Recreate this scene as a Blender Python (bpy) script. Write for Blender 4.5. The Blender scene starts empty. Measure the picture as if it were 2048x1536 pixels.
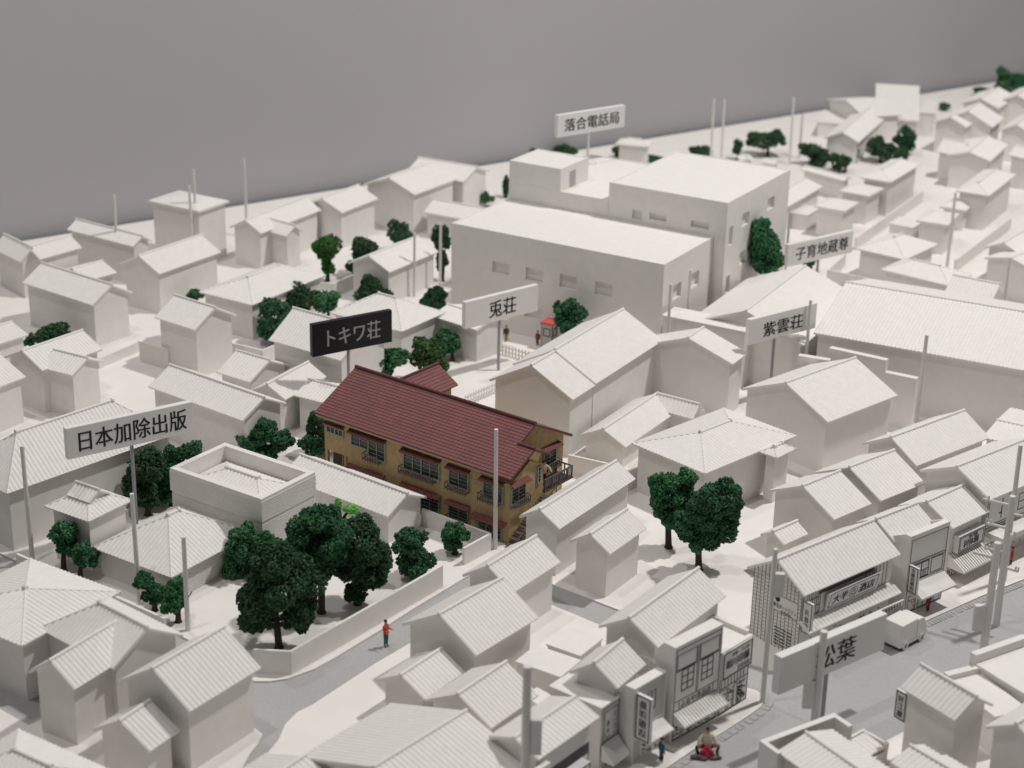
import bpy, math, random
from mathutils import Vector, Matrix
from math import radians as R, sin, cos, pi, sqrt, atan2

random.seed(7)
SC = bpy.context.scene
COL = SC.collection

# ------------------------------------------------------------------ camera
cam_d = bpy.data.cameras.new('camera')
cam = bpy.data.objects.new('camera', cam_d); COL.objects.link(cam)
PITCH, ROLL, FPX = R(21.67), R(1.2075), 3620.0
fw = Vector((0, cos(PITCH), -sin(PITCH)))
rt0 = Vector((1, 0, 0)); up0 = rt0.cross(fw)
rt = cos(ROLL)*rt0 + sin(ROLL)*up0
up = -sin(ROLL)*rt0 + cos(ROLL)*up0
m = Matrix((rt, up, -fw)).transposed().to_4x4()
m.translation = Vector((0, 0, 50))
cam.matrix_world = m
cam_d.sensor_fit = 'HORIZONTAL'; cam_d.sensor_width = 36.0
cam_d.lens = FPX/2048*36.0
cam_d.clip_start = 1.0; cam_d.clip_end = 3000.0
cam_d.dof.use_dof = True
cam_d.dof.focus_distance = 112.0
cam_d.dof.aperture_fstop = 0.125
cam_d.dof.aperture_blades = 0
SC.camera = cam

# ------------------------------------------------------------------ room light
world = bpy.data.worlds.new('World'); SC.world = world; world.use_nodes = True
bg = world.node_tree.nodes['Background']
bg.inputs[0].default_value = (1.0, 0.975, 0.955, 1); bg.inputs[1].default_value = 0.115

def spot(name, target, az, el, dist, power, radius, size, col=(1, 0.968, 0.932)):
    l = bpy.data.lights.new(name, 'SPOT'); l.energy = power; l.shadow_soft_size = radius
    l.spot_size = R(size); l.spot_blend = 0.6; l.color = col
    o = bpy.data.objects.new(name, l); COL.objects.link(o)
    d = Vector((cos(R(az))*cos(R(el)), sin(R(az))*cos(R(el)), sin(R(el))))
    o.location = Vector(target) + d*dist
    o.rotation_euler = (-d).to_track_quat('-Z', 'Y').to_euler()
    return o
spot('ceiling_spotlight', (8, 104, 0), 20, 65, 190, 0.88e6, 4.2, 120)
spot('ceiling_spotlight_front', (0, 110, 0), 225, 70, 200, 0.22e6, 4.5, 110)
spot('ceiling_spotlight_side', (0, 108, 0), 150, 70, 165, 0.13e6, 4.0, 120)

SC.view_settings.view_transform = 'Standard'; SC.view_settings.look = 'None'
SC.view_settings.exposure = 0.0; SC.view_settings.gamma = 1.0
SC.view_settings.use_curve_mapping = False

# ------------------------------------------------------------------ materials
def mat(name, col, rough=0.6, noise=0.0, nscale=3.0, bump=0.0, bscale=20.0, spec=0.3, wave=None, col2=None):
    m = bpy.data.materials.new(name); m.use_nodes = True
    nt = m.node_tree; b = nt.nodes['Principled BSDF']
    b.inputs['Base Color'].default_value = (*col, 1); b.inputs['Roughness'].default_value = rough
    b.inputs['Specular IOR Level'].default_value = spec
    tc = nt.nodes.new('ShaderNodeTexCoord')
    if noise > 0:
        n = nt.nodes.new('ShaderNodeTexNoise'); n.inputs['Scale'].default_value = nscale; n.inputs['Detail'].default_value = 6
        r = nt.nodes.new('ShaderNodeValToRGB')
        c2 = col2 or tuple(c*(1-noise) for c in col)
        r.color_ramp.elements[0].color = (*c2, 1); r.color_ramp.elements[0].position = .3
        r.color_ramp.elements[1].color = (*col, 1); r.color_ramp.elements[1].position = .65
        nt.links.new(tc.outputs['Object'], n.inputs['Vector']); nt.links.new(n.outputs['Fac'], r.inputs['Fac'])
        nt.links.new(r.outputs['Color'], b.inputs['Base Color'])
    if bump > 0 or wave:
        bp = nt.nodes.new('ShaderNodeBump'); bp.inputs['Strength'].default_value = 1.0
        if wave:
            w = nt.nodes.new('ShaderNodeTexWave'); w.bands_direction = wave[2]; w.wave_profile = 'SAW'
            w.inputs['Scale'].default_value = wave[0]; w.inputs['Distortion'].default_value = 0.0
            nt.links.new(tc.outputs['Object'], w.inputs['Vector']); nt.links.new(w.outputs['Fac'], bp.inputs['Height'])
            bp.inputs['Distance'].default_value = wave[1]
        else:
            n2 = nt.nodes.new('ShaderNodeTexNoise'); n2.inputs['Scale'].default_value = bscale; n2.inputs['Detail'].default_value = 4
            nt.links.new(tc.outputs['Object'], n2.inputs['Vector']); nt.links.new(n2.outputs['Fac'], bp.inputs['Height'])
            bp.inputs['Distance'].default_value = bump
        nt.links.new(bp.outputs['Normal'], b.inputs['Normal'])
    return m

M = {}
M['white'] = mat('white_resin', (.82, .798, .772), .62, .05, 1.3, .012, 14)
M['roofw'] = mat('white_resin_roof', (.83, .808, .785), .6, .05, 2.2, .012, 18)
M['clap'] = M['white']
M['ground'] = mat('white_card', (.83, .80, .77), .7, .05, .5, .01, 9)
M['road'] = mat('grey_paper_road', (.44, .435, .435), .85, .10, 7.0, .01, 25)
M['wallbg'] = mat('grey_gallery_paint', (.43, .42, .435), .8, .02, .02)
M['base'] = mat('dark_table_edge', (.17, .175, .195), .7)
M['pole'] = mat('white_rod', (.74, .72, .70), .55, .06, 3)
M['steel'] = mat('steel_rod', (.36, .37, .38), .35, .08, 3)
M['sign'] = mat('white_sign', (.80, .785, .77), .5, .03, 1)
M['signblk'] = mat('black_sign', (.012, .012, .018), .42, .1, 2)
M['ink'] = mat('black_ink', (.022, .022, .027), .6)
M['inkg'] = mat('grey_ink', (.10, .098, .10), .7)
M['inkw'] = mat('pale_lettering', (.42, .41, .42), .6)
M['red'] = mat('red_roof_paint', (.72, .10, .085), .5)
M['ochre'] = mat('ochre_plaster', (.55, .41, .22), .75, .30, 2.6, .01, 10, col2=(.44, .32, .165))
M['cream'] = mat('cream_trim', (.55, .44, .27), .7, .2, 5)
M['rust'] = mat('red_brown_hood', (.28, .11, .10), .6, .25, 4)
M['wframe'] = mat('green_grey_frame', (.33, .43, .385), .6, .2, 6)
M['glass'] = mat('dark_window', (.035, .04, .032), .25, .5, 5, spec=.5)
M['rail'] = mat('grey_railing', (.15, .135, .14), .6, .2, 8)
M['stair'] = mat('dark_stair', (.13, .095, .085), .7, .3, 6)
M['trunk'] = mat('brown_trunk', (.055, .042, .032), .85, .4, 9, .04, 12)
M['skin'] = mat('skin_paint', (.52, .27, .18), .6)
M['hair'] = mat('dark_hair', (.02, .016, .014), .6)
M['tyre'] = mat('dark_tyre', (.30, .295, .29), .6)

def tile_mat():
    m = bpy.data.materials.new('red_brown_tiles'); m.use_nodes = True
    nt = m.node_tree; b = nt.nodes['Principled BSDF']; b.inputs['Roughness'].default_value = .62
    b.inputs['Specular IOR Level'].default_value = .25
    tc = nt.nodes.new('ShaderNodeTexCoord')
    br = nt.nodes.new('ShaderNodeTexBrick'); br.inputs['Scale'].default_value = 1.0
    br.inputs['Color1'].default_value = (.235, .098, .094, 1); br.inputs['Color2'].default_value = (.21, .088, .086, 1)
    br.inputs['Mortar'].default_value = (.145, .060, .060, 1); br.inputs['Mortar Size'].default_value = .022
    br.inputs['Brick Width'].default_value = .29; br.inputs['Row Height'].default_value = .25
    br.offset = 0.0
    nt.links.new(tc.outputs['UV'], br.inputs['Vector'])
    n = nt.nodes.new('ShaderNodeTexNoise'); n.inputs['Scale'].default_value = .9; n.inputs['Detail'].default_value = 5
    nt.links.new(tc.outputs['Object'], n.inputs['Vector'])
    mx = nt.nodes.new('ShaderNodeMix'); mx.data_type = 'RGBA'; mx.blend_type = 'MULTIPLY'
    r = nt.nodes.new('ShaderNodeValToRGB'); r.color_ramp.elements[0].color = (.90, .91, .96, 1); r.color_ramp.elements[0].position = .35
    r.color_ramp.elements[1].color = (1.06, 1.0, .98, 1); r.color_ramp.elements[1].position = .65
    nt.links.new(n.outputs['Fac'], r.inputs['Fac']); mx.inputs['Factor'].default_value = 1.0
    nt.links.new(br.outputs['Color'], mx.inputs['A']); nt.links.new(r.outputs['Color'], mx.inputs['B'])
    nt.links.new(mx.outputs['Result'], b.inputs['Base Color'])
    return m
M['tiles'] = tile_mat()

def leaf_mat(name, a, b_, c):
    m = bpy.data.materials.new(name); m.use_nodes = True
    nt = m.node_tree; b = nt.nodes['Principled BSDF']; b.inputs['Roughness'].default_value = .75
    b.inputs['Specular IOR Level'].default_value = .2
    g = nt.nodes.new('ShaderNodeNewGeometry')
    r = nt.nodes.new('ShaderNodeValToRGB')
    r.color_ramp.elements[0].color = (*a, 1); r.color_ramp.elements[0].position = 0
    r.color_ramp.elements[1].color = (*c, 1); r.color_ramp.elements[1].position = 1
    e = r.color_ramp.elements.new(.55); e.color = (*b_, 1)
    tc = nt.nodes.new('ShaderNodeTexCoord'); n = nt.nodes.new('ShaderNodeTexNoise'); n.inputs['Scale'].default_value = 1.1
    nt.links.new(tc.outputs['Object'], n.inputs['Vector'])
    ad = nt.nodes.new('ShaderNodeMath'); ad.operation = 'MULTIPLY_ADD'; ad.inputs[1].default_value = .55
    sb = nt.nodes.new('ShaderNodeMath'); sb.operation = 'MULTIPLY_ADD'; sb.inputs[1].default_value = 1.5; sb.inputs[2].default_value = -.5
    nt.links.new(n.outputs['Fac'], sb.inputs[0])
    nt.links.new(g.outputs['Random Per Island'], ad.inputs[0]); nt.links.new(sb.outputs[0], ad.inputs[2])
    nt.links.new(ad.outputs[0], r.inputs['Fac']); nt.links.new(r.outputs['Color'], b.inputs['Base Color'])
    return m
LEAF = [leaf_mat('dark_foliage', (.016, .042, .022), (.030, .078, .036), (.060, .125, .052)),
        leaf_mat('green_foliage', (.017, .058, .027), (.032, .112, .050), (.072, .185, .078)),
        leaf_mat('fresh_foliage', (.020, .072, .032), (.038, .142, .060), (.088, .220, .090)),
        leaf_mat('bright_foliage', (.08, .26, .06), (.14, .42, .10), (.28, .58, .18)),
        leaf_mat('olive_foliage', (.022, .052, .020), (.046, .094, .032), (.088, .150, .055)),
        leaf_mat('moss_foliage', (.022, .080, .020), (.046, .140, .034), (.095, .210, .055))]

# ------------------------------------------------------------------ mesh helpers
class MB:
    def __init__(s): s.v = []; s.f = []; s.mi = []; s.uv = {}
    def face(s, pts, mi=0):
        i = len(s.v); s.v += [tuple(p) for p in pts]; s.f.append(tuple(range(i, i+len(pts)))); s.mi.append(mi)
        return len(s.f)-1
    def add(s, vs, fs, mi=0):
        i = len(s.v); s.v += [tuple(p) for p in vs]
        for f in fs: s.f.append(tuple(i+k for k in f)); s.mi.append(mi)
    def box(s, x0, y0, z0, x1, y1, z1, mi=0):
        if x0 > x1: x0, x1 = x1, x0
        if y0 > y1: y0, y1 = y1, y0
        if z0 > z1: z0, z1 = z1, z0
        s.add([(x0,y0,z0),(x1,y0,z0),(x1,y1,z0),(x0,y1,z0),(x0,y0,z1),(x1,y0,z1),(x1,y1,z1),(x0,y1,z1)],
              [(3,2,1,0),(4,5,6,7),(0,1,5,4),(1,2,6,5),(2,3,7,6),(3,0,4,7)], mi)
    def prism(s, poly, z0, z1, mi=0):
        n = len(poly); vs = [(x,y,z0) for x,y in poly]+[(x,y,z1) for x,y in poly]
        s.add(vs, [tuple(range(n-1,-1,-1)), tuple(range(n,2*n))]+[(k,(k+1)%n,n+(k+1)%n,n+k) for k in range(n)], mi)
    def obox(s, o, u, v, w, mi=0):
        "box spanned by three vectors from corner o"
        o, u, v, w = map(Vector, (o, u, v, w))
        p = [o, o+u, o+u+v, o+v]; p += [q+w for q in p]
        f = [(3,2,1,0),(4,5,6,7),(0,1,5,4),(1,2,6,5),(2,3,7,6),(3,0,4,7)]
        if u.cross(v).dot(w) < 0: f = [tuple(reversed(k)) for k in f]
        s.add(p, f, mi)
    def tube(s, a, b, r0, r1=None, n=10, mi=0, caps=True):
        a, b = Vector(a), Vector(b); r1 = r0 if r1 is None else r1
        d = (b-a).normalized(); x = d.orthogonal().normalized(); y = d.cross(x)
        vs = []
        for c, r in ((a, r0), (b, r1)):
            for k in range(n): vs.append(c + r*(cos(2*pi*k/n)*x + sin(2*pi*k/n)*y))
        fs = [(k, (k+1)%n, n+(k+1)%n, n+k) for k in range(n)]
        if caps: fs += [tuple(range(n-1,-1,-1)), tuple(range(n, 2*n))]
        s.add(vs, fs, mi)
    def build(s, name, mats, parent=None, smooth=False):
        me = bpy.data.meshes.new(name); me.from_pydata(s.v, [], s.f)
        for mm in (mats if isinstance(mats, (list, tuple)) else [mats]): me.materials.append(mm)
        if any(s.mi): me.polygons.foreach_set('material_index', s.mi)
        if smooth: me.polygons.foreach_set('use_smooth', [True]*len(s.f))
        if s.uv:
            ul = me.uv_layers.new(name='uv')
            for fi, uvs in s.uv.items():
                p = me.polygons[fi]
                for k, li in enumerate(p.loop_indices): ul.data[li].uv = uvs[k]
        me.update()
        o = bpy.data.objects.new(name, me); COL.objects.link(o)
        if parent: o.parent = parent
        return o

def tag(o, label, cat, group=None, kind=None):
    o['label'] = label; o['category'] = cat
    if group: o['group'] = group
    if kind: o['kind'] = kind
    return o
def thing(name, label, cat, loc, rz=0.0, group=None):
    o = bpy.data.objects.new(name, None); COL.objects.link(o)
    o.location = loc; o.rotation_euler = (0, 0, rz); o.empty_display_size = .5
    return tag(o, label, cat, group)
def struct(o):
    o['kind'] = 'structure'; return o

# text -> mesh -------------------------------------------------------
def text_mesh(body, vertical=False):
    "flat text mesh, letters in the xy plane, heavy upright strokes, thin level strokes; returns verts, faces scaled to its own box"
    allv, allf = [], []
    chars = list(body) if vertical else [body]
    for ci, ch in enumerate(chars):
        cu = bpy.data.curves.new('lettering', 'FONT'); cu.body = ch; cu.size = 1.0; cu.resolution_u = 3
        if vertical: cu.align_x = 'CENTER'
        ob = bpy.data.objects.new('lettering', cu); COL.objects.link(ob)
        dg = bpy.context.evaluated_depsgraph_get()
        me = bpy.data.meshes.new_from_object(ob.evaluated_get(dg))
        vs = [v.co.copy() for v in me.vertices]; fs = [tuple(p.vertices) for p in me.polygons]
        bpy.data.objects.remove(ob); bpy.data.curves.remove(cu); bpy.data.meshes.remove(me)
        oy = -1.08*ci if vertical else 0
        i = len(allv); allv += [(v.x, v.y+oy) for v in vs]; allf += [tuple(i+k for k in f) for f in fs]
    return allv, allf
def lettering(body, o, u, v, n, w, h, mt, parent, vertical=False, bold=.035, name='lettering'):
    "fit text into the w x h box at corner o (u right, v up, n outward)"
    vs, fs = text_mesh(body, vertical)
    if not vs: return
    x0 = min(p[0] for p in vs); x1 = max(p[0] for p in vs); y0 = min(p[1] for p in vs); y1 = max(p[1] for p in vs)
    o, u, v, n = map(Vector, (o, u, v, n))
    mb = MB()
    sx, sy = w/(x1-x0+bold), h/(y1-y0)
    for k, dx in enumerate((0, bold*.5, bold)):
        pts = [o + u*((p[0]-x0+dx)*sx) + v*((p[1]-y0)*sy) + n*(.012+.003*k) for p in vs]
        mb.add(pts, fs)
    return mb.build(name, mt, parent)

# ribbed roof face ----------------------------------------------------
RIB = .285
def ribbed(mb, P0, U, V, N, u0, u1, vlo, vhi, amp=.062, thick=.11, rib=RIB, eave=True):
    prof = ((0, 0), (.2, .62), (.5, 1), (.8, .62))
    us = []
    k0 = math.floor(u0/rib)-1
    k = k0
    while k*rib < u1:
        for t, h in prof:
            uu = (k+t)*rib
            if u0 < uu < u1: us.append((uu, h))
        k += 1
    def hh(uu):
        t = (uu/rib) % 1.0
        pr = prof+((1, 0),)
        for (a, ha), (b, hb) in zip(pr, pr[1:]):
            if a <= t <= b: return ha+(hb-ha)*(t-a)/(b-a)
        return 0
    us = [(u0, hh(u0))]+us+[(u1, hh(u1))]
    top = []; bot = []
    for uu, h in us:
        a = P0+U*uu+V*vlo(uu)+N*(h*amp); b = P0+U*uu+V*vhi(uu)+N*(h*amp)
        top.append((a, b))
        bot.append((P0+U*uu+V*vlo(uu)-N*thick, P0+U*uu+V*vhi(uu)-N*thick))
    for (a, b), (c, d) in zip(top, top[1:]):
        if (b-a).length < 1e-4 and (d-c).length < 1e-4: continue
        mb.face([a, c, d, b])
    for i in range(len(us)-1):   # eave lip
        mb.face([bot[i][0], bot[i+1][0], top[i+1][0], top[i][0]])
    # side lips and underside
    mb.face([bot[0][0], top[0][0], top[0][1], bot[0][1]])
    mb.face([top[-1][0], bot[-1][0], bot[-1][1], top[-1][1]])
    mb.face([bot[0][0], bot[0][1], bot[-1][1], bot[-1][0]])

def cap(mb, a, b, r=.10, n=8):
    mb.tube(a, b, r, r, n)

def gable(root, mtx, L, w, He, Hr, wallm, roofm, oh=.34, og=.26, rib=RIB, z0=-.12, hA=0, hB=0, ridge=True, wall=True, rname='roof', amp=.062):
    "one wing in its own frame: ridge along x, eaves at y=+-w ; hA / hB hip runs at -x / +x end"
    T = lambda p: mtx @ Vector(p)
    s = sqrt(w*w+(Hr-He)**2); k = (Hr-He)/w
    def D(v): return (mtx.to_3x3() @ Vector(v)).normalized()
    if wall:
        mb = MB()
        ww = max(w-oh, .3); xa = -L/2+(oh if hA else og); xb = L/2-(oh if hB else og)
        he = He + k*(w-ww) - .10; hr = Hr-.12
        ya = [(-ww, he), (0, hr), (ww, he)]
        ends = []
        for x, hp, sg in ((xa, hA, -1), (xb, hB, 1)):
            if hp: ends.append([(x,-ww,z0),(x,-ww,he),(x,0,he),(x,ww,he),(x,ww,z0)])
            else: ends.append([(x,-ww,z0),(x,-ww,he),(x,0,hr),(x,ww,he),(x,ww,z0)])
        A = [T(p) for p in ends[0]]; B = [T(p) for p in ends[1]]
        mb.face(list(reversed(A))); mb.face(B)
        for i in range(4):
            if i in (1, 2) : continue
            mb.face([A[i], A[i+1], B[i+1], B[i]] if i != 0 else [A[0], A[1], B[1], B[0]])
        mb.build('wall', wallm, root)
    mb = MB()
    # long sides
    for sg in (-1, 1):
        P0 = T((-sg*(-1)*0, 0, 0))
        U = D((1, 0, 0)) if sg < 0 else D((-1, 0, 0))
        E0 = T((-L/2, -w, He)) if sg < 0 else T((L/2, w, He))
        V = D((0, w, Hr-He)) if sg < 0 else D((0, -w, Hr-He))
        N = U.cross(V)
        ha, hb = (hA, hB) if sg < 0 else (hB, hA)
        def vhi(u, ha=ha, hb=hb):
            q = 1.0
            if ha: q = min(q, u/ha)
            if hb: q = min(q, (L-u)/hb)
            return s*max(q, 0)
        ribbed(mb, E0, U, V, N, 0, L, lambda u: 0.0, vhi, rib=rib, amp=amp)
    for sg, hp in ((-1, hA), (1, hB)):
        if not hp: continue
        x = sg*L/2
        sl = sqrt(hp*hp+(Hr-He)**2)
        U = D((0, -1, 0)) if sg < 0 else D((0, 1, 0))
        E0 = T((x, w, He)) if sg < 0 else T((x, -w, He))
        V = D((-sg*hp, 0, Hr-He)); N = U.cross(V)
        ribbed(mb, E0, U, V, N, 0, 2*w, lambda u: 0.0, lambda u: sl*max(0, 1-abs(u-w)/w), rib=rib, amp=amp)
    ro = mb.build(rname, roofm, root)
    if ridge:
        mb = MB()
        cap(mb, T((-L/2+(hA or -.03), 0, Hr+.05)), T((L/2-(hB or -.03), 0, Hr+.05)), .095)
        for sg, hp in ((-1, hA), (1, hB)):
            if hp:
                for yy in (-w, w):
                    cap(mb, T((sg*(L/2-hp), 0, Hr+.03)), T((sg*L/2, yy, He+.03)), .05, 6)
                mb.tube(T((sg*(L/2-hp+.12), 0, Hr+.06)), T((sg*(L/2-hp-.02), 0, Hr+.06)), .15, .15, 8)
        mb.build('ridge_cap', roofm, ro)
    return ro

def wing_mtx(root_loc, root_rz, x, y, az):
    return Matrix.Rotation(-root_rz, 4, 'Z') @ Matrix.Translation(Vector((x, y, 0))-Vector(root_loc)) @ Matrix.Rotation(R(az), 4, 'Z')

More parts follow.
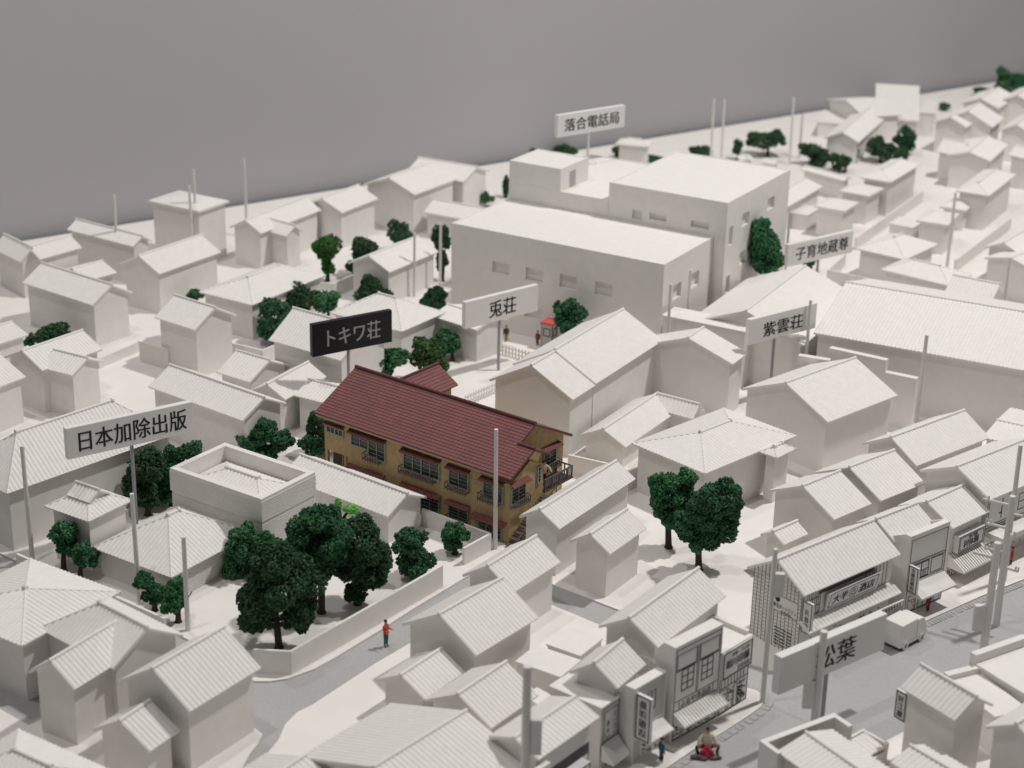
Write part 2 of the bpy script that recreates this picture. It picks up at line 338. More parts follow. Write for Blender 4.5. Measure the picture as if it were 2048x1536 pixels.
# ------------------------------------------------------------------ measured layout (metres at the scale of the model town)
H = {
  'h1': ('white L-roofed house at the far left edge, along the back of the table', [('G',-39.02,145.21,-127.8,4.37,1.42,3.5,4.27,0.0,0.0),('G',-41.67,145.12,132.5,4.87,1.18,3.3,4.32,0.0,0.0)]),
  'h2': ('long white gabled house at the back left, its ridge touching the grey wall edge', [('G',-35.0,149.6,145.8,8.09,1.16,3.6,4.26,0.0,0.0)]),
  'h3': ('tall white block with a low pyramid roof at the back left, two poles in front', [('BO',-29.06,155.24,148.8,5.88,2.06,5.2,5.2,0.0,0.0)]),
  'h4': ('white gabled house below the pyramid-roofed block, right slope toward the viewer', [('G',-28.54,143.48,56.8,7.4,2.22,3.6,4.71,0.0,0.0)]),
  'h5': ('big white two-storey gabled house at far left with bare walls and empty square beside it', [('G',-34.52,135.44,143.0,8.45,2.03,3.6,4.74,0.0,0.0)]),
  'h6': ('tall narrow white gabled house left of the big dark hedge trees', [('G',-23.9,128.19,143.2,4.4,2.14,4.0,5.18,0.0,0.0)]),
  'h7': ('low white flat annex at the foot of the tall narrow gabled house', [('B',-26.72,128.73,146.9,2.97,0.86,1.7,1.7,0.0,0.0)]),
  'h8': ('tiny white gabled house peeping between the two big gabled houses at back left', [('G',-35.6,143.61,-131.3,3.07,1.93,2.2,2.81,0.0,0.0)]),
  'h9': ('low white roof at the left edge beside a round dark bush', [('G',-38.85,127.69,-127.4,2.92,1.88,2.4,3.0,0.0,0.0)]),
  'h10': ('white cross-gabled house with a front wing, at the left edge of the white square', [('G',-32.95,121.33,54.0,5.53,2.08,3.4,4.38,0.0,0.0),('G',-31.22,119.34,150.8,3.14,1.65,3.4,4.17,0.0,0.0)]),
  'h11': ('white gable cut off by the left edge, in front of the cross-gabled house', [('G',-36.65,116.73,-123.4,3.14,2.49,3.4,4.5,0.0,0.0)]),
  'h12': ('largest hipped roof at the left, partly behind the widest name board', [('P',-27.57,103.05,48.7,12.52,2.77,4.0,6.27,2.77,2.77)]),
  'h13': ('small white house with peaked hip roof beside the big hipped roof', [('P',-24.86,96.64,147.4,3.6,1.8,3.44,4.34,1.75,1.75)]),
  'h14': ('white hipped house with boarded walls among the garden trees', [('P',-19.63,95.36,236.2,7.12,3.17,1.79,3.53,3.17,3.17)]),
  'h15': ('boarded white house whose hip roof is sunk inside a high square parapet', [('B',-16.13,99.31,145.8,7.24,2.34,4.6,4.6,0.0,0.0)]),
  'h16': ('long low white gabled building between the parapet house and the ochre building', [('G',-8.71,101.98,142.3,6.29,1.83,2.01,2.88,0,0),('G',-12.2,104.67,142.3,3.12,1.41,2.21,2.88,0,0)]),
  'h17': ('long white gabled house just right of the widest name board', [('G',-20.01,113.62,142.4,9.24,2.01,3.6,4.61,0.0,0.0)]),
  'h18': ('cluster of three low joined gables left of the red-brown roof', [('G',-18.77,122.23,145.4,3.31,2.15,2.2,3.23,0.0,0.0),('G',-15.75,118.37,62.2,5.07,1.52,2.6,3.44,0.0,0.0),('G',-13.09,117.14,149.5,2.71,1.76,2.6,3.2,0.0,0.0)]),
  'h19': ('white two-storey gabled house directly behind the black name board', [('G',-13.45,124.24,145.0,6.95,2.74,3.8,5.52,0.0,0.0)]),
  'h20': ('white hipped house left behind the big dark hedge trees', [('P',-20.3,139.15,57.7,9.26,2.77,3.0,4.02,2.77,2.77)]),
  'h21': ('white hipped house whose front is partly hidden by the black name board', [('P',-9.78,132.72,145.9,7.09,2.76,3.0,4.38,2.76,2.76)]),
  'h22': ('small white house with ribbed roof behind the two-character name board', [('G',-3.42,132.82,140.0,4.74,1.85,2.73,3.22,0.0,0.0)]),
  'h23': ('white gabled house with cut corner eave behind two poles, left of the office block', [('G',-10.28,147.02,57.6,7.05,2.19,2.95,3.95,0.0,0.0)]),
  'h24': ('white cross-gabled two-storey house right of the pyramid-roofed block', [('G',-21.45,156.29,59.9,8.91,1.75,3.4,4.31,0.0,0.0),('G',-20.66,153.54,141.9,3.43,1.1,3.2,3.93,0.0,0.0)]),
  'h25': ('white gabled house on the back edge between two larger gabled ones', [('G',-16.2,161.76,59.3,5.72,2.28,3.5,4.46,0.0,0.0)]),
  'h26': ('largest white gabled house at the back, with a crossing wing, left of the office block', [('G',-10.09,167.58,57.3,6.9,3.03,3.95,5.08,0.0,0.0),('G',-6.78,173.02,151.7,6.67,2.54,3.6,4.52,0.0,0.0)]),
  'h27': ('low white lean-to shed at the left corner of the office block', [('G',-4.96,162.66,151.2,6.43,1.73,2.4,3.21,0.0,0.0)]),
  'T1': ('', [('B',5.25,138.83,149.9,19.08,4.46,8.2,8.2,0.0,0.0)]),
  'T2': ('', [('B',6.41,148.67,142.1,10.46,4.78,9.4,9.4,0.0,0.0)]),
  'T3': ('', [('B',15.1,144.66,150.3,10.45,6.22,11.3,11.3,0.0,0.0)]),
  'T4': ('', [('B',2.41,148.84,153.4,4.85,2.1,11.3,11.3,0.0,0.0)]),
  'U': ('long white apartment house with a roof in two steps, right of the red-brown roof', [('G',5.46,120.9,59.6,10.2,3.33,4.52,6.29,0,0),('G',2.23,115.4,59.6,3.8,3.28,4.4,6.17,0.0,0.0)]),
  'h29': ('white gabled house with bent right eave, left of the three-character name board', [('G',13.18,122.84,60.1,2.64,3.59,4.2,5.47,0.0,0.0)]),
  'h30': ('long narrow flat-topped white building behind the bent-eave gabled house', [('B',14.74,128.32,150.4,6.69,1.07,4.6,4.6,0.0,0.0)]),
  'h31': ('white hall-like gable roof between the office block and the largest hall', [('G',20.24,132.47,61.8,12.73,4.69,4.0,5.81,0.0,0.0)]),
  'h32': ('largest white hall with a huge ribbed roof at the right edge', [('PB',34.45,126.47,-26.6,20.65,7.25,5.0,6.8,0.0,7.25)]),
  'h33': ('big white gabled house with tall blank walls, in front of the largest hall', [('G',21.14,115.66,42.3,7.5,3.8,3.9,5.53,0.0,0.0)]),
  'h34': ('low white L-shaped house right of the ochre apartment house', [('G',8.2,114.79,58.5,7.83,1.76,1.7,2.58,0.0,0.0),('G',11.63,116.93,146.3,3.38,0.91,1.9,2.68,0.0,0.0)]),
  'h35': ('white hipped house with a small side hip, behind the paired green trees', [('P',13.27,108.22,43.8,9.15,3.14,3.4,4.31,3.14,3.14),('P',17.17,106.74,227.3,2.12,0.7,3.4,3.75,0.7,0.7)]),
  'k1': ('long white gabled house behind the shop row, below the big blank-walled gable', [('G',27.15,108.77,39.9,7.51,2.22,3.4,4.61,0.0,0.0)]),
  'k2': ('large white shop with canopy at the right edge, behind the pegged pole', [('G',29.72,102.09,39.9,7.34,2.64,4.4,5.6,0.0,0.0)]),
  'k3': ('middle of three stepped white gables behind the shop row', [('G',22.41,102.74,40.0,4.28,2.64,3.4,4.69,0.0,0.0)]),
  'k4': ('lowest left of three stepped white gables, beside the paired green trees', [('G',18.87,99.95,41.4,3.49,2.58,3.28,4.54,0.0,0.0)]),
  'k5': ('white tea shop with three-character signboard and striped awning', [('G',25.96,98.05,42.0,3.66,1.99,3.6,4.59,0.0,0.0)]),
  'k6': ('white shop with tall false front, balcony window and vertical sign', [('G',22.28,94.27,38.7,3.55,1.51,4.3,5.15,0.0,0.0)]),
  'k7': ('white liquor shop with slanted signboard and boarded gable side', [('G',17.56,89.92,39.9,8.01,2.11,4.1,5.4,0.0,0.0)]),
  'k8': ('smallest gabled outhouse behind the liquor shop', [('G',16.4,97.0,42.6,2.25,0.91,2.2,2.71,0.0,0.0)]),
  'k9': ('low white roof at the right edge behind the shop row', [('G',33.65,111.49,149.2,2.6,3.1,3.4,3.54,0.0,0.0)]),
  'c1': ('long white gabled house touching the stair side of the ochre apartment house', [('G',4.17,99.26,56.3,8.68,1.42,3.26,4.11,0.0,0.0)]),
  'c2': ('small free-standing white gabled house left of the paired green trees', [('G',5.79,94.78,56.1,4.11,1.38,3.0,3.86,0.0,0.0)]),
  'c3': ('white gabled house behind the pole-side garden wall, upper of two stepped roofs', [('G',0.21,90.28,54.7,4.65,1.71,3.0,4.12,0.0,0.0)]),
  'c4': ('wide white gabled house along the side street, lower of two stepped roofs', [('G',-1.92,84.42,52.1,5.23,2.53,2.9,4.39,0.0,0.0)]),
  'c5': ('small white gabled outhouse on the pale lawn by the side street', [('G',-4.33,80.37,54.6,3.33,1.54,1.9,2.73,0.0,0.0)]),
  'c6': ('white gabled house between the small outhouse and the flat sheds', [('G',-1.16,77.61,53.7,3.94,2.07,2.4,3.52,0.0,0.0)]),
  'c7': ('large white shop at the bottom edge with long ribbed roof and plain false front', [('G',-3.82,71.11,50.8,6.31,4.83,2.6,4.15,0.0,0.0)]),
  'c8': ('white ribbed roof cut by the bottom edge beside the pale lawn', [('G',-10.43,69.49,55.3,4.35,2.4,2.2,2.98,0.0,0.0)]),
  'q1': ('white shop at the bottom edge with dark front behind a blurred pole', [('G',1.87,72.86,51.8,4.68,1.48,3.8,4.32,0.0,0.0)]),
  'q2': ('flat-topped white tailor shop with two columns of writing', [('B',3.88,76.57,141.9,3.06,0.76,3.6,3.6,0.0,0.0)]),
  'q3': ('white gabled shop with clapboard false front and projecting vertical sign', [('G',5.0,77.65,57.4,2.8,1.37,4.2,5.15,0.0,0.0)]),
  'q4': ('white clothing shop with two paned windows and a striped awning', [('G',8.05,82.33,54.5,6.82,1.77,4.9,5.95,0.0,0.0)]),
  'q5': ('flat-roofed white printing shop with a framed signboard on the rounded corner', [('B',10.81,81.9,47.68,2.545,1.25,3.76,3.76,0,0)]),
  'q6': ('flat white shed behind the clothing shop, against the tailor block', [('B',3.64,84.84,146.7,2.02,1.1,1.6,1.6,0.0,0.0)]),
  'q7': ('flat white shed at the foot of the wide gabled house', [('B',2.18,82.2,147.5,2.64,0.96,1.9,1.9,0.0,0.0)]),
  'q8': ('smallest low flat roof behind the blurred pole', [('B',1.82,79.69,132.8,1.6,0.49,1.2,1.2,0.0,0.0)]),
  't1': ('white gabled shop with a small black-framed hanging sign at the lower right', [('G',21.4,76.21,125.1,3.58,1.33,3.9,4.76,0.0,0.0)]),
  't2': ('plain flat white roof right of the hanging-sign shop', [('B',24.23,79.44,115.4,3.96,0.94,2.2,2.2,0.0,0.0)]),
  't3': ('white flat roof with raised edge at the lower right edge', [('B',26.68,81.18,122.3,3.97,1.8,2.6,2.6,0.0,0.0)]),
  't4': ('white shop with tall parapet seen from behind, at the bottom right', [('G',15.58,71.33,123.5,5.0,1.77,3.0,3.43,0.0,0.0)]),
  't6': ('small ribbed white roof at the bottom edge below the hanging-sign shop', [('G',20.55,72.08,127.5,4.2,1.32,2.2,2.62,0.0,0.0)]),
  't7': ('white gable cut by the right edge at the bottom corner', [('G',25.23,74.09,42.3,3.7,1.56,3.6,4.49,0.0,0.0)]),
  'n1': ('white hipped house at the lower left edge by the long garden wall', [('P',-25.49,84.73,147.6,6.84,3.51,3.4,4.1,3.42,3.42)]),
  'n2': ('white house with crossing roofs and a front gable at the lower left', [('PB',-20.34,81.61,140.3,6.05,2.26,3.4,4.77,0.0,2.26),('G',-21.03,78.72,59.3,4.67,1.54,3.4,4.5,0.0,0.0)]),
  'n3': ('white two-storey gabled house at the lower left corner of the side street', [('G',-15.49,77.21,55.9,5.02,2.35,3.6,5.12,0.0,0.0)]),
  'n4': ('little white gabled porch house attached before the two-storey corner house', [('G',-17.58,74.0,59.9,2.14,1.76,2.4,3.48,0.0,0.0)]),
  'n5': ('white low hipped roof in the bottom left corner', [('P',-21.36,69.72,147.5,6.54,2.13,2.8,3.54,2.13,2.13)]),
  'e1a': ('white gabled front of the big cream hall group at the far right', [('G',37.94,199.34,66.8,13.56,1.96,2.6,3.53,0.0,0.0),('G',40.18,207.59,-162.1,4.78,4.65,3.07,4.0,0.0,0.0)]),
  'e1b': ('broadest cream roof of the far hall group against the grey wall', [('G',45.08,213.35,169.9,5.08,9.2,2.38,4.4,0.0,0.0)]),
  'e1c': ('cream flat-topped block at the right end of the far hall group', [('B',47.86,210.04,166.5,2.55,3.69,2.8,2.8,0.0,0.0)]),
  'e1d': ('low cream block at the left end of the far hall group', [('B',37.0,207.94,164.6,3.05,3.44,1.8,1.8,0.0,0.0)]),
  'e2': ('first of three stepped far gables right of the cream hall group', [('G',49.13,199.82,58.7,4.22,1.96,3.4,4.3,0.0,0.0)]),
  'e3': ('second of three stepped far gables right of the cream hall group', [('G',51.17,200.81,63.0,4.96,2.96,3.4,4.89,0.0,0.0)]),
  'e4': ('highest of three stepped far gables, below the corner tree', [('G',55.51,211.06,59.6,7.24,2.29,3.4,4.27,0.0,0.0)]),
  'e5': ('far white gable at the right edge below the stepped gables', [('G',56.73,198.73,60.1,8.46,1.87,3.4,4.31,0.0,0.0)]),
  'e5b': ('far white house in the top right corner next to the corner tree', [('G',60.49,212.68,58.0,8.55,2.51,3.4,4.53,0.0,0.0)]),
  'e6': ('far white cross-gabled house right of the dark tree group', [('G',48.57,186.69,62.9,7.91,2.28,3.44,4.1,0.0,0.0),('G',46.29,187.65,-38.6,2.82,1.35,3.0,4.16,0.0,0.0)]),
  'e7': ('far low slab roof at the right edge beside the cross-gabled house', [('G',53.11,184.91,132.6,2.65,1.19,3.4,4.27,0.0,0.0)]),
  'e8': ('tall far row house with hipped roof beside the dark tree group', [('P',37.52,176.79,238.8,8.47,1.6,3.6,4.24,1.6,1.6)]),
  'e9': ('upper of two flat-capped houses along the far straight wall', [('BO',33.78,171.8,146.3,3.15,1.82,3.0,3.0,0.0,0.0)]),
  'e10': ('lower of two flat-capped houses along the far straight wall', [('BO',30.48,166.36,149.1,3.11,1.81,3.0,3.0,0.0,0.0)]),
  'e11': ('small low flat shed by the right rear corner of the office block', [('B',28.12,169.06,148.6,1.6,1.65,1.6,1.6,0.0,0.0)]),
  'e12': ('low roofs at a right angle just behind the office block', [('G',31.7,180.29,132.1,5.67,0.68,2.2,2.45,0.0,0.0),('G',26.36,170.83,59.3,9.47,1.84,2.6,3.13,0.0,0.0)]),
  'e13': ('tall far house with hipped roof at the right, beyond the straight wall', [('P',46.19,173.0,240.4,9.31,1.63,3.6,4.25,1.63,1.63)]),
  'e14': ('flat-capped far house in front of the tall hipped one', [('BO',43.05,170.16,148.9,2.54,1.93,2.2,2.2,0.0,0.0)]),
  'e15': ('flat-capped far house with a pole before it, beyond the straight wall', [('BO',39.34,162.68,153.5,2.97,2.16,3.0,3.0,0.0,0.0)]),
  'e16': ('small flat shed between the two far straight walls', [('B',37.13,165.58,148.0,2.3,1.41,1.6,1.6,0.0,0.0)]),
  'e17': ('low hipped house right of the five-character name board', [('P',33.97,154.35,230.8,6.16,2.44,2.6,3.58,2.44,2.44)]),
  'e18': ('low hipped house behind the largest hall roof', [('P',34.93,146.47,140.1,6.38,2.02,2.8,3.61,2.02,2.02)]),
  'e19': ('plain shed-like white roof directly behind the largest hall', [('G',38.14,142.25,146.4,4.08,1.91,2.4,3.6,0.0,0.0)]),
  'e20': ('white gabled house right behind the largest hall, at the edge', [('G',44.26,149.52,43.9,5.33,2.6,3.2,3.84,0.0,0.0)]),
  'e21': ('white gabled house at the right edge beside the long straight wall', [('G',44.24,153.46,54.3,6.06,1.68,3.4,4.15,0.0,0.0)]),
  'e23': ('small far house with flat hip roof behind the stepped office block', [('P',12.51,189.25,163.7,3.55,1.2,2.8,3.22,1.2,1.2)]),
  'e24': ('tiny white kiosk roof under the far trees, left one', [('G',24.48,189.04,96.7,2.11,0.78,1.4,1.63,0.0,0.0)]),
  'e25': ('tiny white kiosk roof under the far trees, right one', [('G',26.98,188.09,155.6,1.72,1.04,1.4,1.54,0.0,0.0)]),
}
SG = {
  'usagi': (-3.56,126.26,6.22,7.06,39.9,2.12),
  'tokiwa': (-12.23,103.5,12.46,5.56,33.2,2.12),
  'nihon': (-27.76,103.57,5.2,8.6,34.6,2.12),
  'shiun': (18.37,132.32,3.18,7.32,36.9,2.12),
  'kosodate': (24.6,156.13,1.98,8.37,36.5,2.12),
  'ochiai': (3.72,164.31,11.45,8.11,37.1,2.12),
  'matsuba': (13.43,77.23,5.23,7.67,38.0,2.12),
}
PO = [
  ('a',-28.18,95.57,7.53,0.13),
  ('b',-20.88,90.75,6.93,0.13),
  ('c',-17.64,87.94,5.74,0.13),
  ('d',-0.81,98.64,7.9,0.13),
  ('e',13.42,81.79,8.86,0.13),
  ('f',27.74,90.58,8.0,0.19),
  ('g',29.45,95.85,8.8,0.14),
  ('h',15.65,78.83,5.88,0.2),
  ('i',0.99,69.57,9.0,0.22),
  ('j',-8.47,145.52,5.6,0.12),
  ('k',-6.37,147.64,5.8,0.12),
  ('l',-34.25,148.83,7.4,0.12),
  ('m',-28.33,152.16,7.4,0.12),
  ('n',-28.2,153.57,8.5,0.12),
  ('o',-24.96,161.68,7.4,0.12),
  ('p',3.52,138.48,7.13,0.12),
  ('q',13.38,131.51,7.4,0.12),
  ('r',11.64,128.04,7.4,0.12),
  ('s',23.21,147.84,7.4,0.12),
  ('t',21.66,125.03,7.4,0.12),
  ('u',27.81,114.72,8.6,0.14),
  ('v',38.99,136.42,7.4,0.13),
  ('w',38.85,155.3,7.4,0.13),
  ('x',20.97,190.95,7.4,0.12),
  ('y',22.02,190.33,7.4,0.12),
  ('z',29.69,192.26,7.4,0.12),
  ('aa',31.12,194.95,5.0,0.12),
  ('ab',25.7,85.53,7.63,0.21),
]
TR = [
  ('park_front',-12.39,86.24,0.0,0,'tree',[(0.03,3.99,2.15,1.84),(-1.1,2.29,1.22,1.42),(1.2,2.19,1.03,1.19),(-0.34,5.18,1.2,0.9)]),
  ('park_left',-14.79,94.46,0.0,2,'tree',[(-0.86,2.17,0.87,1.17),(-1.16,0.37,0.76,1.11),(0.59,2.04,1.05,0.8),(0.99,0.75,1.11,0.99)]),
  ('park_tall',-10.5,90.24,0.0,1,'tree',[(-1.09,5.16,1.05,1.11),(0.16,5.65,1.25,0.93),(0.61,4.43,1.39,1.23),(-1.42,3.29,1.28,1.18),(-0.01,3.57,1.12,1.12)]),
  ('park_right',-8.55,91.33,0.0,0,'tree',[(0.33,3.92,1.29,1.24),(0.96,2.58,1.02,1.25),(-0.39,2.49,1.02,1.07),(0.01,0.74,0.74,0.6),(1.07,1.73,0.57,0.48)]),
  ('park_round',-5.59,94.88,0.0,1,'tree',[(-0.12,2.2,1.05,0.86),(0.18,1.13,1.12,0.99)]),
  ('park_small',-3.23,97.83,0.0,2,'tree',[(0.05,1.45,0.78,0.7),(-0.22,0.77,0.6,0.44)]),
  ('sprig',-10.16,99.52,0.0,3,'tree',[(-0.24,2.37,0.24,0.32),(0.55,1.98,0.46,0.29),(0.14,1.16,0.43,0.22)]),
  ('gate_a',-26.07,94.52,0.0,2,'tree',[(0.11,2.32,0.9,0.74),(0.37,1.55,0.73,0.55)]),
  ('gate_b',-24.96,93.76,0.0,1,'tree',[(0.25,1.51,0.58,0.79),(0.73,1.36,0.52,0.49)]),
  ('pole_a',-19.88,90.07,0.0,1,'tree',[(-0.52,1.77,0.56,0.5),(0.12,1.24,0.67,0.59)]),
  ('pole_b',-18.33,88.82,0.0,2,'tree',[(-0.09,2.17,0.61,0.58),(-0.27,1.22,0.67,0.64)]),
  ('sign_a',-22.65,102.29,0.0,0,'tree',[(-0.06,3.43,1.3,1.31),(-0.56,1.71,1.19,0.92),(0.24,1.04,0.63,0.59)]),
  ('sign_b',-21.39,103.8,0.0,1,'tree',[(-0.04,2.44,1.07,1.26),(1.19,3.7,0.82,0.66),(-0.59,0.86,1.01,0.87)]),
  ('hip_tree',-16.24,110.41,0.0,1,'tree',[(-0.09,2.4,0.9,0.94),(-1.11,1.72,1.0,0.7),(0.95,1.63,0.87,0.81),(-0.14,0.95,1.0,0.53)]),
  ('side_dark',-12.95,112.49,0.0,0,'tree',[(-0.16,2.03,0.61,0.96),(0.36,0.93,0.51,0.71)]),
  ('side_shrub',-13.33,111.38,0.0,1,'tree',[(0.02,0.92,1.01,0.71)]),
  ('back_a',-9.17,125.31,0.0,2,'tree',[(-0.29,1.91,1.56,0.9),(0.53,2.24,1.04,0.86)]),
  ('back_olive',-6.07,126.1,0.0,4,'tree',[(-0.08,2.4,1.27,1.33),(0.22,1.49,1.04,0.86)]),
  ('back_b',-4.63,130.38,0.0,1,'tree',[(-0.39,1.39,1.31,1.05),(-0.97,1.71,0.77,0.65)]),
  ('T_left',-6.49,141.14,0.0,1,'tree',[(-0.01,1.35,1.28,0.87)]),
  ('hedge_a',-18.36,133.08,0.0,1,'tree',[(-0.14,2.08,1.95,1.48),(-0.87,1.23,1.1,0.82)]),
  ('hedge_b',-17.06,137.8,0.0,0,'tree',[(-0.07,2.14,1.53,1.27)]),
  ('hedge_c',-15.17,139.12,0.0,2,'tree',[(-0.18,1.51,1.34,1.11)]),
  ('mid_a',-11.76,142.43,0.0,0,'tree',[(-0.11,1.89,1.16,0.87),(-0.41,1.09,1.5,0.61),(0.84,1.12,1.04,0.52)]),
  ('mid_b',-26.25,141.13,0.0,1,'tree',[(-0.02,1.31,0.74,0.56)]),
  ('left_a',-35.57,130.72,0.0,0,'tree',[(0.1,1.4,1.39,0.81),(-1.67,0.87,0.46,0.53)]),
  ('olive_tall',-16.19,149.12,0.0,5,'tree',[(0.28,3.36,1.42,1.18),(0.02,1.37,0.61,1.0)]),
  ('beside_olive',-14.03,150.65,0.0,0,'tree',[(0.9,2.63,1.31,1.1),(-0.25,0.78,0.52,0.46),(0.46,1.71,0.61,0.55)]),
  ('far_a',-10.69,157.7,0.0,0,'tree',[(0.1,1.81,1.41,1.1)]),
  ('T_corner',-6.28,149.78,0.0,0,'tree',[(-0.11,3.72,0.86,1.27),(-0.01,1.92,0.65,0.91)]),
  ('shed_shrub',-4.03,173.11,0.0,1,'tree',[(-0.75,0.8,1.09,0.57),(0.73,0.84,0.99,0.62)]),
  ('T_behind',-1.0,176.79,0.0,0,'tree',[(-0.02,1.3,0.45,1.06)]),
  ('far_b',1.45,194.92,0.0,0,'tree',[(-0.12,0.34,1.1,0.52)]),
  ('far_c',5.03,194.79,0.0,0,'tree',[(-0.01,0.45,1.49,0.52)]),
  ('far_d',11.95,193.19,0.0,0,'tree',[(-0.26,0.89,1.64,0.75),(1.8,0.04,2.19,0.29)]),
  ('far_e',20.33,195.19,0.0,0,'tree',[(-0.04,0.62,1.21,0.52)]),
  ('far_f',24.16,193.77,0.0,0,'tree',[(-0.04,1.46,0.55,0.86)]),
  ('far_g',27.76,195.81,0.0,0,'tree',[(-0.68,1.8,1.88,1.16),(0.95,2.11,1.1,0.81)]),
  ('far_h',32.5,192.32,0.0,0,'tree',[(-0.58,1.77,1.19,0.8),(0.47,0.85,1.31,0.92)]),
  ('far_i',35.29,189.41,0.0,0,'tree',[(-0.65,1.25,1.39,0.9)]),
  ('far_j',37.21,193.77,0.0,2,'tree',[(-0.17,1.29,0.49,0.81)]),
  ('far_k',39.89,193.99,0.0,0,'tree',[(-0.6,1.67,1.42,1.38),(1.28,0.98,1.75,1.04)]),
  ('far_l',43.61,197.58,0.0,1,'tree',[(-0.37,1.99,1.45,1.41)]),
  ('corner_a',62.54,228.28,0.0,1,'tree',[(-0.4,1.73,1.91,1.47),(-0.98,2.87,1.01,0.93),(1.16,1.95,1.14,0.94),(-3.01,0.64,1.91,0.4)]),
  ('corner_b',52.63,220.4,0.0,1,'tree',[(-0.05,0.5,0.68,0.39)]),
  ('cone',20.83,141.38,0.0,2,'tree',[(-0.75,7.66,0.89,1.11),(-0.64,6.68,1.3,1.29),(-0.53,5.71,1.51,1.29),(-0.47,4.85,1.39,0.95),(-0.55,6.05,1.22,1.72)]),
  ('kosodate',26.53,154.37,0.0,0,'tree',[(-0.54,1.16,1.16,0.47)]),
  ('T_front',4.59,132.01,-0.0,1,'tree',[(0.16,3.48,1.08,1.06),(-0.85,3.58,0.58,1.06),(-0.39,2.64,0.85,0.57)]),
  ('square_a',9.78,99.3,0.0,2,'tree',[(-0.25,3.7,1.09,1.08),(0.99,4.73,0.6,0.63),(0.27,2.48,1.09,0.89),(-0.88,4.25,0.48,0.76),(-0.72,2.86,0.55,0.7),(0.88,3.4,0.79,0.83)]),
  ('square_b',11.37,96.41,0.0,1,'tree',[(0.98,4.96,1.23,1.05),(0.3,3.97,1.3,1.05),(-0.1,2.26,1.13,0.94),(1.41,5.13,0.76,0.86),(0.76,2.74,1.24,1.12),(1.84,4.33,0.53,0.8),(-0.97,2.96,0.65,0.81),(1.44,3.18,0.77,0.93)]),
]
W = {
  'F1': ([(-13.39,83.61),(-11.39,83.49),(-3.84,93.66)],1.4),
  'F2': ([(-5.43,101.74),(-1.14,98.45),(-2.68,96.45)],1.12),
  'F3': ([(-28.7,94.36),(-21.54,89.19),(-18.7,87.09)],1.2),
  'F4': ([(3.85,109.87),(6.6,108.47)],1.4),
  'F4b': ([(6.61,106.35),(9.41,109.18)],1.4),
  'F5': ([(-16.39,145.1),(-15.28,144.91),(-13.48,148.0)],1.2),
  'F6': ([(-21.55,130.11),(-19.03,128.73),(-18.3,129.87)],1.2),
  'F7': ([(-31.24,127.25),(-28.85,131.19)],0.8),
  'F8': ([(31.58,161.31),(41.32,178.4)],1.2),
  'F9': ([(39.51,155.18),(47.98,169.23)],1.2),
  'F10': ([(29.85,156.43),(27.53,151.62),(31.61,148.7)],1.2),
  'F11': ([(20.55,121.67),(22.64,120.79)],4.4),
  'F11b': ([(22.82,122.01),(26.49,119.71)],4.9),
  'F11c': ([(26.38,119.77),(28.47,118.54)],4.0),
  'F12': ([(-3.39,140.76),(-1.86,147.64)],0.9),
  'PF1': ([(-1.0,132.27),(1.79,130.12)],0.9),
  'PF2': ([(-3.38,121.23),(-1.11,124.11)],0.9),
}
LAND = {
  'LN': [(-40.91,104.7),(-29.15,95.72),(-21.59,90.17),(-16.08,85.82),(-14.09,83.39),(-13.23,82.71),(-12.42,82.74),(-11.53,83.03),(-10.19,84.11),(-9.13,85.47),(-7.0,88.45),(-5.39,90.88),(-2.39,95.02),(-1.38,96.41),(-0.79,96.89),(-0.13,96.79),(2.88,94.01),(5.91,91.66),(8.86,89.3),(11.7,86.87),(13.23,85.6),(13.88,85.15),(14.33,84.85),(14.67,84.76),(15.15,84.94),(16.48,85.78),(18.93,87.5),(23.12,90.25),(27.64,93.88),(30.73,96.13),(40.44,103.02)],
  'LC': [(-4.83,87.49),(-5.17,87.2),(-7.04,84.76),(-9.93,80.52),(-10.62,79.78),(-10.88,79.2),(-11.11,78.58),(-11.2,77.7),(-11.29,77.06),(-11.57,76.29),(-12.35,73.22),(-13.64,68.07),(-0.05,64.96),(4.1,71.98),(7.93,75.41),(9.42,77.09),(10.8,78.5),(12.47,80.3),(13.22,81.19),(13.5,81.79),(13.51,82.33),(13.26,82.82),(12.79,83.1),(12.19,83.74),(8.68,86.69),(4.71,89.92),(2.78,91.53),(-0.16,94.0),(-0.89,94.09),(-1.6,93.2),(-3.24,90.56)],
  'LS': [(10.31,70.42),(13.23,73.32),(16.84,76.35),(19.19,78.23),(20.05,78.95),(25.08,83.09),(28.02,85.52),(37.3,93.21),(29.74,69.57)],
  'LW': [(-12.12,77.67),(-12.25,76.76),(-12.5,75.95),(-12.89,73.62),(-13.89,69.57),(-29.77,69.01),(-33.6,80.02),(-25.76,79.47),(-23.94,78.04),(-20.17,82.03),(-17.65,81.14),(-14.84,79.8),(-12.72,78.38)],
}
KERB = {
  'a': [(7.93,75.41),(9.42,77.09),(10.8,78.5),(12.47,80.3),(13.22,81.19),(13.56,81.89)],
  'b': [(18.93,87.5),(23.12,90.25),(27.64,93.88),(30.73,96.13)],
  'c': [(16.84,76.35),(19.19,78.23),(20.05,78.95)],
}
PT = {
  'man': (-6.6,86.76),
  'dark': (-0.55,134.96),
  'red': (1.95,134.2),
  'shop_red': (24.12,91.92),
  'teal': (7.72,75.96),
  'crouch': (10.04,77.07),
  'far_red': (30.43,98.05),
  'booth': (2.7,133.79),
  'van_rear': (21.23,87.37),
  'van_front': (22.78,89.1),
}
FR = {
  'q4': ((8.28,77.58),(10.88,80.12),5.45),
  'k6': ((22.57,91.32),(25.23,93.44),5.0),
  'q3': ((6.23,75.65),(7.9,77.43),4.24),
}
OCH = 0.9258


# ------------------------------------------------------------------ setting
mb = MB()
